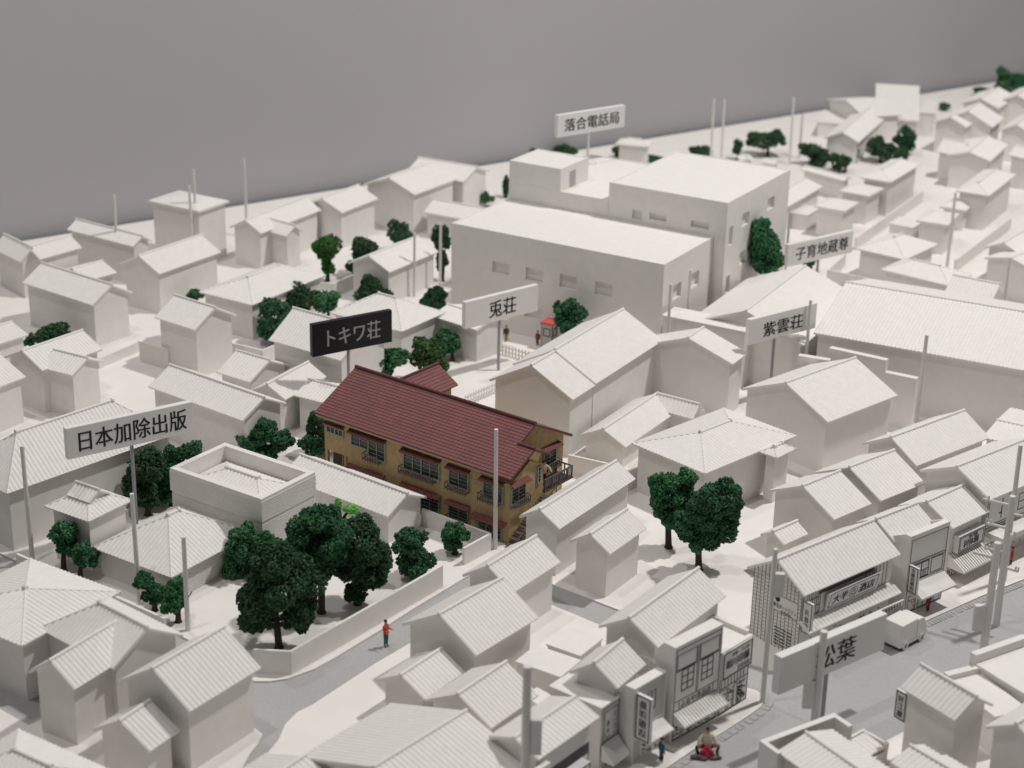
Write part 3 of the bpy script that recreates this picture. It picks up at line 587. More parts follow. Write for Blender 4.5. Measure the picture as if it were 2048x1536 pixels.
# back edge of the table runs from (-44.7,159.1) to (60.7,235.8)
e0 = Vector((-44.7, 159.1)); e1 = Vector((60.7, 235.8)); ed = (e1-e0).normalized(); en = Vector((-ed.y, ed.x))
bl = e0-ed*90; br = e1+ed*70
top = [(bl.x, bl.y), (-130, 20), (110, 20), (br.x, br.y)]
mb = MB(); mb.prism([(p[0], p[1]) for p in top], -3.0, -.10)
struct(mb.build('road', M['road']))
def land(name, pts, extra=None):
    poly = [Vector(p) for p in pts]
    if extra: poly += [Vector(p) for p in extra]
    a = sum(poly[i].x*poly[(i+1)%len(poly)].y-poly[(i+1)%len(poly)].x*poly[i].y for i in range(len(poly)))
    if a < 0: poly.reverse()
    mb = MB(); mb.prism([(p.x, p.y) for p in poly], -.095, 0.0)
    return struct(mb.build(name, M['ground']))
q1 = e1+ed*69-en*.01; q0 = e0-ed*89-en*.01
land('ground', LAND['LN'], [(130, q1.y-40), (q1.x, q1.y), (q0.x, q0.y), (-125, 60)])
land('pavement', LAND['LC'])
land('pavement', LAND['LS'])
land('ground', LAND['LW'])
# gallery wall behind the table, a dark-coloured strip filling the gap between
mb = MB(); g = 1.1
a = bl+en*g-ed*150; b = br+en*g+ed*150; t = en*2.0
mb.prism([(a.x, a.y), (b.x, b.y), (b.x+t.x, b.y+t.y), (a.x+t.x, a.y+t.y)][::1], -12, 130)
struct(mb.build('wall', M['wallbg']))
mb = MB(); c0 = bl; c1 = br; u2 = en*(g-.01)
mb.prism([(c0.x+en.x*.01, c0.y+en.y*.01), (c0.x+u2.x, c0.y+u2.y), (c1.x+u2.x, c1.y+u2.y), (c1.x+en.x*.01, c1.y+en.y*.01)][::-1], -3, -.06)
struct(mb.build('floor_edge_strip', M['base']))
# kerb stones drawn along the edge of the main street
mb = MB()
for key, hatch in (('a', 0), ('b', 1), ('c', 0)):
    pts = [Vector(p) for p in KERB[key]]
    for p, q in zip(pts, pts[1:]):
        d = (q-p); Ls = d.length; d.normalize(); nn = Vector((d.y, -d.x))
        if nn.y > 0: nn = -nn
        k = 0.0
        while k < Ls-.2:
            o = p+d*k+nn*.10
            ln = random.uniform(.35, .62)
            z = -.094
            mb.obox((o.x, o.y, z), (nn.x*.36, nn.y*.36, 0), (d.x*.03, d.y*.03, 0), (0, 0, .006))
            if random.random() < .75:
                o2 = o+nn*.36
                mb.obox((o2.x, o2.y, z), (d.x*ln*.8, d.y*ln*.8, 0), (nn.x*.03, nn.y*.03, 0), (0, 0, .006))
            k += ln if not hatch else ln*.62
struct(mb.build('road_kerb_stones', M['inkg']))

# ------------------------------------------------------------------ generic houses
GRP = 'white model houses of the town'
ROOT = {}
SPECIAL = set('T1 T2 T3 T4'.split())
FLAT_PARAPET = {'h15'}
CLAP = {'h14', 'h15'}
NAMES = {'q4': 'shop', 'q5': 'shop', 'q3': 'shop', 'q2': 'shop', 'q1': 'shop', 'k2': 'shop', 'k5': 'shop', 'k6': 'shop', 'k7': 'shop',
         't1': 'shop', 't4': 'shop', 'c7': 'shop', 'U': 'apartment_house', 'h7': 'shed', 'q6': 'shed', 'q7': 'shed', 'q8': 'shed', 'e11': 'shed', 'e16': 'shed', 'h27': 'shed', 'h32': 'hall', 'e24': 'shed', 'e25': 'shed'}
def clapboards(root, L, w, z0, z1, step=.145):
    mb = MB(); z = z0
    while z+step*.7 < z1:
        for (x0, y0, x1, y1) in ((-L/2-.028, -w-.028, L/2+.028, -w-.001), (-L/2-.028, w+.001, L/2+.028, w+.028)): mb.box(x0, y0, z, x1, y1, z+step*.66)
        for (x0, y0, x1, y1) in ((-L/2-.028, -w+.0, -L/2-.001, w), (L/2+.001, -w, L/2+.028, w)): mb.box(x0, y0, z, x1, y1, z+step*.66)
        z += step
    mb.build('clapboard', M['white'], root)
def flat_box(root, L, w, H, wallm, roofm, overhang=0.0, parapet=0.0, pt=.3):
    mb = MB()
    if overhang:
        mb.box(-L/2+overhang, -w+overhang, -.12, L/2-overhang, w-overhang, H-.18)
        mb.build('wall', wallm, root)
        mb = MB(); mb.box(-L/2, -w, H-.18, L/2, w, H)
        a = (0, 0, H+.55)
        c = [(-L/2, -w, H), (L/2, -w, H), (L/2, w, H), (-L/2, w, H)]
        for i in range(4): mb.face([c[i], c[(i+1) % 4], a])
        mb.build('roof', roofm, root)
    elif parapet:
        mb.box(-L/2, -w, -.12, L/2, w, H-parapet)
        mb.build('wall', wallm, root)
        mb = MB(); e = .06
        mb.box(-L/2-e, -w-e, H-parapet-.35, L/2+e, -w+pt, H); mb.box(-L/2-e, w-pt, H-parapet-.35, L/2+e, w+e, H)
        mb.box(-L/2-e, -w+pt, H-parapet-.35, -L/2+pt, w-pt, H); mb.box(L/2-pt, -w+pt, H-parapet-.35, L/2+e, w-pt, H)
        mb.build('parapet', wallm, root)
        return
    else:
        mb.box(-L/2, -w, -.12, L/2, w, H-.1); mb.build('wall', wallm, root)
        mb = MB(); mb.box(-L/2-.07, -w-.07, H-.1, L/2+.07, w+.07, H); mb.build('roof', roofm, root)
for key, (label, wings) in H.items():
    if key in SPECIAL: continue
    k, x, y, az, L, w, He, Hr, hA, hB = wings[0]
    # let local -y point to the street side (towards the camera)
    az = (az+360) % 360
    if 90 < az <= 270:
        az -= 180; hA, hB = hB, hA
    nm = NAMES.get(key, 'house')
    root = thing(nm, label, nm.replace('_', ' '), (x, y, 0), R(az), GRP)
    ROOT[key] = (root, L, w, He, Hr, az)
    wm = M['clap'] if key in CLAP else M['white']
    if k in ('B', 'BO'):
        if key in FLAT_PARAPET:
            flat_box(root, L, w, He, wm, M['roofw'], parapet=1.15, pt=.32); clapboards(root, L, w, .05, He-1.55); clapboards(root, L+.12, w+.06, He-1.45, He-.1)
            gable(root, Matrix.Identity(4), L-.95, w-.42, He-1.0, He-.22, wm, M['roofw'], hA=w-.42, hB=w-.42, wall=False)
        else:
            flat_box(root, L, w, He, wm, M['roofw'], overhang=.3 if k == 'BO' else 0)
    else:
        gable(root, Matrix.Identity(4), L, w, He, Hr, wm, M['roofw'], hA=hA, hB=hB)
    if key == 'h14': clapboards(root, L-.68, w-.34, .05, He-.1)
    if key == 'h13':   # small gablet on the peak
        gable(root, Matrix.Rotation(R(-90), 4, 'Z') if False else Matrix.Identity(4), 1.9, .85, Hr-.28, Hr+.22, wm, M['roofw'], oh=.2, og=.16, z0=He)
    for (k2, x2, y2, az2, L2, w2, He2, Hr2, hA2, hB2) in wings[1:]:
        mt = wing_mtx((x, y, 0), R(az), x2, y2, az2)
        if k2 in ('B', 'BO'): continue
        gable(root, mt, L2, w2, He2-.013, Hr2-.013, wm, M['roofw'], hA=hA2, hB=hB2)

# ------------------------------------------------------------------ telephone office (front axis u, depth n)
tel = thing('telephone_office', 'large white flat-roofed block in stepped tiers behind the rows of gabled houses', 'office building', (-5.13, 139.97, 0), R(-30.73))
def tier(x0, y0, x1, y1, z, wins_front=(), wins_right=(), name='wall'):
    mb = MB(); mb.box(x0, y0, -.12, x1, y1, z-.12); wl = mb.build(name, M['white'], tel)
    mb = MB(); t = .16
    mb.box(x0, y0, z-.12, x1, y0+t, z); mb.box(x0, y1-t, z-.12, x1, y1, z)
    mb.box(x0, y0+t, z-.12, x0+t, y1-t, z); mb.box(x1-t, y0+t, z-.12, x1, y1-t, z)
    mb.box(x0+t, y0+t, z-.118, x1-t, y1-t, z-.07)
    mb.build('roof', M['roofw'], tel)
def tier_open(x0, y0, x1, y1, z, front=(), right=(), ybase=-.12, hole=.28):
    "tier with recessed window openings cut as a wall skin: wall blocks around openings"
    mb = MB()
    mb.box(x0+hole, y0+hole, ybase, x1-hole, y1, z-.14)
    def skin(length, rects, put):
        cuts = sorted(set([0, length]+[r[0] for r in rects]+[r[1] for r in rects]))
        for a, b in zip(cuts, cuts[1:]):
            zs = sorted([(r[2], r[3]) for r in rects if r[0] <= a+1e-6 and r[1] >= b-1e-6])
            z_ = ybase
            for lo, hi in zs:
                put(a, b, z_, lo); z_ = hi
            put(a, b, z_, z-.14)
    skin(x1-x0, front, lambda a, b, lo, hi: mb.box(x0+a, y0, lo, x0+b, y0+hole, hi))
    skin(y1-y0-hole, [(r[0]-hole, r[1]-hole, r[2], r[3]) for r in right], lambda a, b, lo, hi: mb.box(x1-hole, y0+hole+a, lo, x1, y0+hole+b, hi))
    mb.box(x0, y0+hole, ybase, x0+hole, y1, z-.14)
    mb.build('wall', M['white'], tel)
    for (a, b, lo, hi) in front:
        q = MB(); q.box(x0+a+.02, y0+.05, lo-.02, x0+b-.02, y0+hole-.02, lo+.04); q.build('window_sill', M['white'], tel)
    for (a, b, lo, hi) in right:
        q = MB(); q.box(x1-hole+.02, y0+a+.02, lo-.02, x1-.05, y0+b-.02, lo+.04); q.build('window_sill', M['white'], tel)
    t = .16
    mb = MB()
    mb.box(x0, y0, z-.14, x1, y0+t, z); mb.box(x0, y1-t, z-.14, x1, y1, z)
    mb.box(x0, y0+t, z-.14, x0+t, y1-t, z); mb.box(x1-t, y0+t, z-.14, x1, y1-t, z)
    mb.box(x0+t, y0+t, z-.138, x1-t, y1-t, z-.06)
    mb.build('roof', M['roofw'], tel)
w1 = [(3.9, 5.5, 4.75, 5.75), (7.0, 8.6, 4.7, 5.8), (10.1, 11.65, 4.68, 5.8), (13.25, 14.8, 4.67, 5.8)]
w1 += [(a, b, 1.6, 2.6) for a, b, _, _ in w1]
tier_open(0, 0, 19.1, 8.64, 8.2, front=w1, right=[(1.75, 3.2, 4.8, 6.0), (5.0, 6.4, 4.87, 6.1)])
tier_open(.1, 8.67, 9.58, 20.9, 9.65)
tier_open(9.6, 8.67, 20.15, 21.1, 11.15, front=[(2.2, 3.1, 8.45, 9.25), (3.75, 5.3, 8.66, 9.25), (7.45, 9.05, 8.65, 9.25)],
          right=[(.62, 1.35, 7.43, 9.0), (2.97, 4.4, 8.4, 9.5), (8.0, 9.4, 8.56, 9.6), (.62, 1.35, 3.4, 4.9), (2.97, 4.4, 5.2, 6.3), (2.97, 4.4, 2.4, 3.5)])
tier_open(.12, 8.69, 5.05, 13.4, 11.54, ybase=9.6)
mb = MB(); mb.box(5.055, 10.2, 9.65, 5.075, 11.2, 11.0); mb.build('door', M['inkw'], tel)

# ------------------------------------------------------------------ the coloured apartment house
tok = thing('apartment_house', 'two-storey ochre apartment house with red-brown tiled roof, only coloured building of the model', 'apartment house', (-12.178, 108.636, 0), R(-37.39))
UL, UE, UF, D0 = 0.0, 14.12, 15.37, 7.08     # left wall, main gable wall, front wing gable wall, depth
kS = 0.497                                   # roof slope
NR = 3.55                                    # ridge line depth
HRt = 6.58
def zroof(n): return HRt - kS*abs(n-NR)
mb = MB()
# upper storey overhangs the entrance at the left corner; walls as closed volumes
def gable_block(mb, x0, x1, pts):
    A = [(x0, n, z) for n, z in pts]; B = [(x1, n, z) for n, z in pts]; k = len(pts)
    mb.add(A+B, [tuple(range(k-1, -1, -1)) if True else (), tuple(range(k, 2*k))]+[(i, (i+1) % k, k+(i+1) % k, k+i) for i in range(k)])
up_ = lambda n: zroof(n)-.12
gable_block(mb, 2.0, UE, [(0, -.12), (D0, -.12), (D0, up_(D0)), (NR, up_(NR)), (0, up_(0))])
gable_block(mb, 0.0, 2.0, [(0, 2.0), (D0, 2.0), (D0, up_(D0)), (NR, up_(NR)), (0, up_(0))])
mb.box(.02, .7, -.12, 2.0, D0, 2.0)
fz = lambda n: 5.02+.0 - kS*abs(n-1.93)
gable_block(mb, UE, UF, [(0, -.12), (3.3, -.12), (3.3, 4.25), (1.93, 4.93), (.0, 3.98)])
mb.build('wall', M['ochre'], tok)
# entrance posts under the overhang
for xx in (.12, 1.78):
    mb = MB(); mb.box(xx-.1, .02, -.12, xx+.1, .22, 2.0); mb.build('entrance_post', M['cream'], tok)
for xx in (.15, 1.0):
    mb = MB(); mb.box(xx, .66, 0, xx+.7, .695, 1.9); mb.build('door', M['stair'], tok)
def tiled(mb, P0, U, V, N, w, s, thick=.12):
    P0, U, V, N = map(Vector, (P0, U, V, N))
    rows = max(1, int(round(s/.25))); rs = s/rows
    for i in range(rows):            # stepped tile rows
        a = P0+V*(rs*i)+N*.022; b = P0+U*w+V*(rs*i)+N*.022
        c = P0+U*w+V*(rs*(i+1))+N*.0; d = P0+V*(rs*(i+1))+N*.0
        f = mb.face([a, b, c, d]); mb.uv[f] = [(0, i*.25), (w, i*.25), (w, (i+1)*.25), (0, (i+1)*.25)]
        a0 = P0+V*(rs*i); b0 = P0+U*w+V*(rs*i)
        if i: 
            f = mb.face([a0, b0, b, a]); mb.uv[f] = [(0, i*.25)]*4
    q = [P0-N*thick, P0+U*w-N*thick, P0+U*w+V*s-N*thick, P0+V*s-N*thick]
    for pts in ([q[0], q[3], q[2], q[1]], [q[0], q[1], P0+U*w+N*.022, P0+N*.022], [q[1], q[2], P0+U*w+V*s, P0+U*w+N*.022], [q[0], P0+N*.022, P0+V*s, q[3]]):
        f = mb.face(pts); mb.uv[f] = [(0, 0)]*4
mb = MB()
Sd = sqrt(1+kS*kS); V1 = Vector((0, 1, kS))/Sd; N1 = Vector((0, -kS, 1))/Sd; V2 = Vector((0, -1, kS))/Sd; N2 = Vector((0, kS, 1))/Sd
ov = .45
s1 = (NR+ov)*Sd
tiled(mb, (-ov, -ov, zroof(-ov)), (1, 0, 0), V1, N1, UE+ov+.4, s1)
tiled(mb, (UE+.4, D0+ov, zroof(D0+ov)), (-1, 0, 0), V2, N2, UE+ov+.4, (D0+ov-NR)*Sd)
# front wing roof (lower ridge), starts behind the main gable edge
tiled(mb, (UE+.4, -ov, zroof(-ov)), (1, 0, 0), V1, N1, UF-UE-.05, (1.93+ov)*Sd)
tiled(mb, (UF+.35, 3.75, zroof(1.93)-kS*(3.75-1.93)), (-1, 0, 0), V2, N2, UF-UE+.45, (3.75-1.93)*Sd)
# back wing
bu, bw, bn, bz = 2.25, 1.75, 8.85, 5.95
Sb = sqrt(1+.62*.62)
tiled(mb, (bu+bw, 4.0, bz-.62*bw), (0, 1, 0), Vector((-1, 0, .62))/Sb, Vector((.62, 0, 1))/Sb, bn-4.0, bw*Sb)
tiled(mb, (bu-bw, bn, bz-.62*bw), (0, -1, 0), Vector((1, 0, .62))/Sb, Vector((-.62, 0, 1))/Sb, bn-4.0, bw*Sb)
tr = mb.build('roof', M['tiles'], tok)
mb = MB()
cap(mb, (-ov, NR, HRt+.06), (UE+.42, NR, HRt+.06), .12); cap(mb, (UE+.3, 1.93, zroof(1.93)+.05), (UF+.36, 1.93, zroof(1.93)+.05), .10)
cap(mb, (bu, 4.6, bz+.05), (bu, bn+.03, bz+.05), .10)
mb.build('ridge_cap', M['tiles'], tr)
mb = MB(); mb.box(bu-bw+.35, D0, -.12, bu+bw-.35, bn-.3, bz-.62*(bw-.35)-.1); mb.build('wall', M['ochre'], tok)
mb = MB()   # cream barge boards
for (x, n0, n1) in ((UE+.36, -ov, NR), (UE+.36, NR, D0+ov)):
    a = Vector((x, n0, zroof(n0)-.2)); b = Vector((x, n1, zroof(n1)-.2))
    mb.obox(a, b-a, (-.06, 0, 0), (0, 0, .1))
mb.obox((-ov+.02, -ov+.06, zroof(-ov)-.23), (UE+.8, 0, 0), (0, .05, 0), (0, 0, .12))
mb.build('barge_board', M['cream'], tok)
# windows: (u0,u1,z0,z1, rows, cols) on the front ; frame function works in a plane
def window(o, U, N, w, z0, z1, cols, rows):
    o, U, N = map(Vector, (o, U, N)); Z = Vector((0, 0, 1))
    f = MB(); b = .085
    P = lambda a, z: o+U*a+Z*z
    f.obox(P(-b, z0-b)+N*.002, U*(w+2*b), N*.09, Z*b); f.obox(P(-b, z1)+N*.002, U*(w+2*b), N*.09, Z*b)
    f.obox(P(-b, z0)+N*.002, U*b, N*.09, Z*(z1-z0)); f.obox(P(w, z0)+N*.002, U*b, N*.09, Z*(z1-z0))
    for c in range(1, cols):
        t = .05 if not (cols == 4 and c == 2) else .09
        f.obox(P(w*c/cols-t/2, z0)+N*.03, U*t, N*.05, Z*(z1-z0))
    for r_ in range(1, rows):
        zz = z0+(z1-z0)*r_/rows
        f.obox(P(0, zz-.0175)+N*.028, U*w, N*.022, Z*.035)
    fo = f.build('window', M['wframe'], tok)
    g = MB(); g.obox(P(0, z0)+N*.004, U*w, N*.02, Z*(z1-z0)); g.build('pane', M['glass'], fo)
    return fo
def hood(o, U, N, w, z, d=.42, drop=.16):
    o, U, N = map(Vector, (o, U, N)); Z = Vector((0, 0, 1)); mb = MB()
    a = o-U*.15+Z*z
    mb.obox(a, U*(w+.3), N*d-Z*drop, Z*.06)
    k = 0.0
    while k < w+.28:
        mb.obox(a+U*k+Z*.06, U*.05, N*d-Z*drop, Z*.025); k += .17
    mb.build('window_hood', M['rust'], tok)
def rail(o, U, N, w, z, h=.42, d=.34):
    o, U, N = map(Vector, (o, U, N)); Z = Vector((0, 0, 1)); mb = MB()
    a = o+Z*z; t = .05
    for zz in (0, h-t):
        mb.obox(a+N*d+Z*zz, U*w, N*t, Z*t)
        mb.obox(a+Z*zz+N*.003, U*t, N*(d-.003), Z*t); mb.obox(a+U*(w-t)+Z*zz+N*.003, U*t, N*(d-.003), Z*t)
    n = max(3, int(w/.2))
    for i in range(n+1):
        mb.obox(a+U*((w-.03)*i/n)+N*(d+.004)+Z*t, U*.04, N*.035, Z*(h-2*t))
    for i in range(n+1):   # floor slats and hanging brackets
        mb.obox(a+U*((w-.05)*i/n)+N*.003-Z*.03, U*.05, N*d, Z*.03)
        mb.obox(a+U*((w-.05)*i/n)+N*(d-.02)-Z*.12, U*.05, N*.05, Z*.09)
    mb.build('window_railing', M['rail'], tok)
FO, FU, FN = (0, 0, 0), (1, 0, 0), (0, -1, 0)
def F(u): return (u, 0, 0)
window(F(.3), FU, FN, 1.35, 3.37, 3.72, 4, 1); hood(F(.25), FU, FN, 1.4, 3.98, .3, .1)
window(F(2.45), FU, FN, 1.4, 3.08, 3.8, 2, 3); window(F(3.92), FU, FN, 1.36, 2.6, 3.8, 2, 4); hood(F(2.45), FU, FN, 2.85, 4.05); rail(F(3.6), FU, FN, 1.4, 2.46)
window(F(6.92), FU, FN, 2.85, 2.66, 3.75, 4, 4); hood(F(6.92), FU, FN, 2.9, 4.0); rail(F(6.68), FU, FN, 2.85, 2.42)
window(F(10.65), FU, FN, 1.44, 2.66, 3.72, 2, 4); hood(F(10.64), FU, FN, 1.5, 3.96); rail(F(10.5), FU, FN, 1.66, 2.46)
window(F(13.38), FU, FN, 1.4, 2.6, 3.64, 2, 4); hood(F(13.3), FU, FN, 1.5, 3.94); rail(F(13.1), FU, FN, 1.64, 2.5)
window(F(2.4), FU, FN, 2.7, .35, 1.25, 4, 4); hood(F(2.3), FU, FN, 2.85, 1.56)
window(F(6.9), FU, FN, 2.85, .3, 1.3, 4, 4); hood(F(6.85), FU, FN, 2.95, 1.58); rail(F(6.75), FU, FN, 2.95, .1)
window(F(10.65), FU, FN, 1.46, .4, 1.26, 2, 4); hood(F(10.6), FU, FN, 1.56, 1.54); rail(F(10.5), FU, FN, 1.66, .2)
window(F(13.05), FU, FN, 1.7, .12, .98, 3, 3); hood(F(12.75), FU, FN, 2.3, 1.3, .5, .2)
# right-hand walls
RU, RN = (0, 1, 0), (1, 0, 0)
window((UF, .12, 0), RU, RN, 1.3, 2.66, 3.6, 2, 4); hood((UF, .05, 0), RU, RN, 1.45, 3.98, .42, .14); rail((UF, .15, 0), RU, RN, 1.45, 2.5)
window((UE, 4.98, 0), RU, RN, 1.25, 3.1, 4.05, 2, 4); hood((UE, 4.92, 0), RU, RN, 1.5, 4.36, .42, .14); rail((UE, 5.0, 0), RU, RN, 1.45, 2.88)
window((UF, 2.72, 0), RU, RN, .2, 3.2, 4.2, 1, 4)
# stair and landing on the gable side
mb = MB()
mb.box(UE+.01, 3.4, 2.25, UE+1.35, 6.4, 2.35)
mb.build('landing', M['stair'], tok)
mb = MB()
for i in range(9):
    mb.box(UF+.05, 3.3-.42*i-.42, 2.2-.25*i-.06, UF+.95, 3.3-.42*i+.04, 2.2-.25*i)
    mb.box(UF+.05, 3.3-.42*i-.03, 2.2-.25*i-.25, UF+.95, 3.3-.42*i+.0, 2.2-.25*i-.06)
mb.build('staircase', M['stair'], tok)
mb = MB()
for x in (UE+.06, UE+.7, UE+1.28): mb.box(x-.04, 6.3, 2.35, x+.04, 6.37, 3.05)
for y in (3.45, 4.2, 4.95, 5.75): mb.box(UE+1.25, y, 2.35, UE+1.33, y+.08, 3.05)
for k in range(14): mb.box(UE+1.27, 3.5+.2*k, 2.35, UE+1.31, 3.545+.2*k, 3.0)
mb.box(UE+1.24, 3.42, 3.05, UE+1.34, 6.38, 3.13); mb.box(UE+.02, 6.29, 3.05, UE+1.24, 6.38, 3.13)
a = Vector((UF+.95, 3.4, 3.0)); b = Vector((UF+.95, -.4, .75)); mb.obox(a, b-a, (.05, 0, 0), (0, 0, .07))
for k in range(10):
    p = a+(b-a)*(k/9); mb.box(p.x, p.y-.02, p.z-.75, p.x+.04, p.y+.02, p.z)
mb.build('stair_railing', M['rail'], tok)

# ------------------------------------------------------------------ shop fronts
Z = Vector((0, 0, 1))
class Front:
    "drawing plane: local origin o, u along the facade, outward normal n"
    def __init__(s, root, o, u, n): s.root = root; s.o = Vector(o); s.u = Vector(u); s.n = Vector(n)
    def P(s, a, z, d=0): return s.o+s.u*a+Z*z+s.n*d
    def rects(s, name, lst, mt='ink', t=.035, d=.014):
        mb = MB()
        for (a, z0, b, z1) in lst:
            mb.obox(s.P(a, z0), s.u*(b-a), s.n*d, Z*t); mb.obox(s.P(a, z1-t), s.u*(b-a), s.n*d, Z*t)
            mb.obox(s.P(a, z0+t), s.u*t, s.n*d, Z*(z1-z0-2*t)); mb.obox(s.P(b-t, z0+t), s.u*t, s.n*d, Z*(z1-z0-2*t))
        return mb.build(name, M[mt], s.root)
    def lines(s, name, lst, mt='ink', d=.012):
        "lst of filled strips (a,z0,b,z1)"
        mb = MB()
        for (a, z0, b, z1) in lst: mb.obox(s.P(a, z0), s.u*(b-a), s.n*d, Z*(z1-z0))
        return mb.build(name, M[mt], s.root)
    def window(s, a, z0, b, z1, cols, rows, mt='inkg', t=.045):
        L_ = [(a, z0, b, z0+t), (a, z1-t, b, z1), (a, z0+t, a+t, z1-t), (b-t, z0+t, b, z1-t)]
        for c in range(1, cols): x = a+(b-a)*c/cols; L_.append((x-t/2, z0+t, x+t/2, z1-t))
        mb = MB()
        for (p, q, r_, w_) in L_: mb.obox(s.P(p, q), s.u*(r_-p), s.n*.012, Z*(w_-q))
        for r_ in range(1, rows): zz = z0+(z1-z0)*r_/rows; mb.obox(s.P(a+t, zz-t/2, 0), s.u*(b-a-2*t), s.n*.010, Z*t)
        return mb.build('window', M[mt], s.root)
    def text(s, body, a, z0, w, h, mt='ink', vertical=False, d=0.0, bold=.035, parent=None):
        return lettering(body, s.P(a, z0, d), s.u, Z, s.n, w, h, M[mt], parent or s.root, vertical, bold)
    def board(s, a, z0, b, z1, d0, d1, name='signboard', mt='sign'):
        mb = MB(); mb.obox(s.P(a, z0, d0), s.u*(b-a), s.n*(d1-d0), Z*(z1-z0)); return mb.build(name, M[mt], s.root)
    def awning(s, a, b, z, d, drop, stripes=True, skirt=.0, mt='white', name='awning'):
        mb = MB()
        p = [s.P(a, z, .002), s.P(b, z, .002), s.P(b, z-drop, d), s.P(a, z-drop, d)]
        mb.face([p[0], p[3], p[2], p[1]])
        q = [s.P(a, z-drop-.12, .002), s.P(b, z-drop-.12, .002), s.P(b, z-drop-.12, d), s.P(a, z-drop-.12, d)]
        mb.face([q[0], q[1], q[2], q[3]])
        mb.face([p[3], q[3], q[2], p[2]]); mb.face([p[0], q[0], q[3], p[3]]); mb.face([p[1], p[2], q[2], q[1]])
        aw = mb.build(name, M[mt], s.root)
        if stripes:
            mb = MB(); k = a+.12; V = (p[3]-p[0]); nn = s.u.cross(V).normalized()
            if nn.z < 0: nn = -nn
            while k < b-.05:
                mb.obox(p[0]+s.u*(k-a)+nn*.002, s.u*.035, V, nn*.012); k += .21
            mb.build('stripe', M['inkw' if stripes == 1 else 'inkg'], aw)
        return aw
def scribble(fr, a, z0, b, z1, n, mt='inkg', name='drawn_goods'):
    "small drawn goods and shutters in a shop front"
    L_ = []
    for i in range(n):
        w = random.uniform(.08, .3); h = random.uniform(.06, .3)
        x = random.uniform(a, max(a, b-w)); z = random.uniform(z0, max(z0, z1-h))
        t = .028
        L_ += [(x, z, x+w, z+t), (x, z+t, x+t, z+h)] if random.random() < .6 else [(x, z+h*.5, x+w, z+h*.5+t), (x+w-t, z, x+w, z+h*.5)]
    mb = MB()
    for k, (p, q, r_, w_) in enumerate(L_): mb.obox(fr.P(p, q), fr.u*(r_-p), fr.n*(.010+.0004*(k % 20)), Z*(w_-q))
    return mb.build(name, M[mt], fr.root)
def street(key, out=0.0, oh=.34, og=.26):
    root, L, w, He, Hr, az = ROOT[key]
    return Front(root, (-L/2+og, -(w-oh)-out, 0), (1, 0, 0), (0, -1, 0)), L-2*og, He, Hr, w
def false_front(key, Hp, thick=.34, cheek=1.15, ext=.05, out=.0):
    root, L, w, He, Hr, az = ROOT[key]
    mb = MB(); y1 = -(w-.02)-out; y0 = y1-thick
    mb.box(-L/2+.0-ext, y0, -.12, L/2+ext, y1, Hp)
    for x in (-L/2-ext, L/2+ext-.12): mb.box(x, y1, He-.6, x+.12, y1+cheek*.45, Hp); 
    for x in (-L/2-ext, L/2+ext-.12):
        a = [(x, y1+cheek*.45, He-.6), (x, y1+cheek*.45, Hp), (x, y1+cheek, Hp-.35), (x, y1+cheek, He-.3)]
        bq = [(p[0]+.12, p[1], p[2]) for p in a]
        mb.add(a+bq, [(0, 1, 2, 3), (7, 6, 5, 4), (0, 4, 5, 1), (1, 5, 6, 2), (2, 6, 7, 3), (3, 7, 4, 0)])
    mb.build('false_front', M['white'], root)
    return Front(root, (-L/2-ext, y0, 0), (1, 0, 0), (0, -1, 0)), L+2*ext

def front_block(key, depth, cheek, cheek_drop=.6):
    root, L, w, He, Hr, az = ROOT[key]
    P_, Q_, Hp = FR[key]
    inv = root.matrix_basis.inverted()
    p = inv @ Vector((*P_, 0)); q = inv @ Vector((*Q_, 0))
    d = (q-p); Lf = d.length; d.normalize(); n = Vector((-d.y, d.x, 0))
    mb = MB()
    mb.obox(p-Vector((0, 0, .12)), d*Lf, n*depth, Z*(Hp+.12))
    for o in (p, q-d*.16):
        a_ = [o+n*depth+Z*(Hp-2.2), o+n*(depth+cheek)+Z*(Hp-2.2), o+n*(depth+cheek)+Z*(Hp-cheek_drop), o+n*depth+Z*(Hp-.004)]
        b_ = [v+d*.16 for v in a_]
        mb.add(a_+b_, [(0, 1, 2, 3), (7, 6, 5, 4), (0, 4, 5, 1), (1, 5, 6, 2), (2, 6, 7, 3)])
    # body behind the front, down to the ground
    mb.obox(p+n*depth+d*.05-Vector((0, 0, .12)), d*(Lf-.1), n*1.6, Z*(min(He, Hp)-.75))
    mb.build('false_front', M['white'], root)
    return Front(root, p, d, -n), Lf, Hp
# clothing shop (false front with two windows and striped awning)
fr, w2, Hp = front_block('q4', .75, .5)
fr.rects('facade_frame', [(.1, .05, w2-.1, Hp-.2), (.2, 4.05, w2/2-.12, 4.95), (w2/2+.12, 4.05, w2-.2, 4.95)], 'inkg', .045)
fr.window(.6, 2.75, w2/2-.28, 3.98, 2, 3, 'ink', .055); fr.window(w2/2+.3, 2.75, w2-.62, 3.98, 2, 3, 'ink', .055)
fr.lines('facade_line', [(w2/2-.07, 2.3, w2/2-.03, 5.0), (w2/2+.04, 2.3, w2/2+.08, 5.0), (.2, 2.26, w2-.2, 2.3), (.2, 1.72, w2-.2, 1.76), (.2, 3.98, w2/2-.12, 4.05), (w2/2+.12, 3.98, w2-.2, 4.05), (.5, 1.76, .54, 2.26), (w2-.55, 1.76, w2-.51, 2.26)], 'inkg')
fr.text('ふるや洋品店', .62, 1.8, w2-1.3, .40, 'ink')
fr.awning(.12, w2-.15, 1.68, .8, .42, 1)
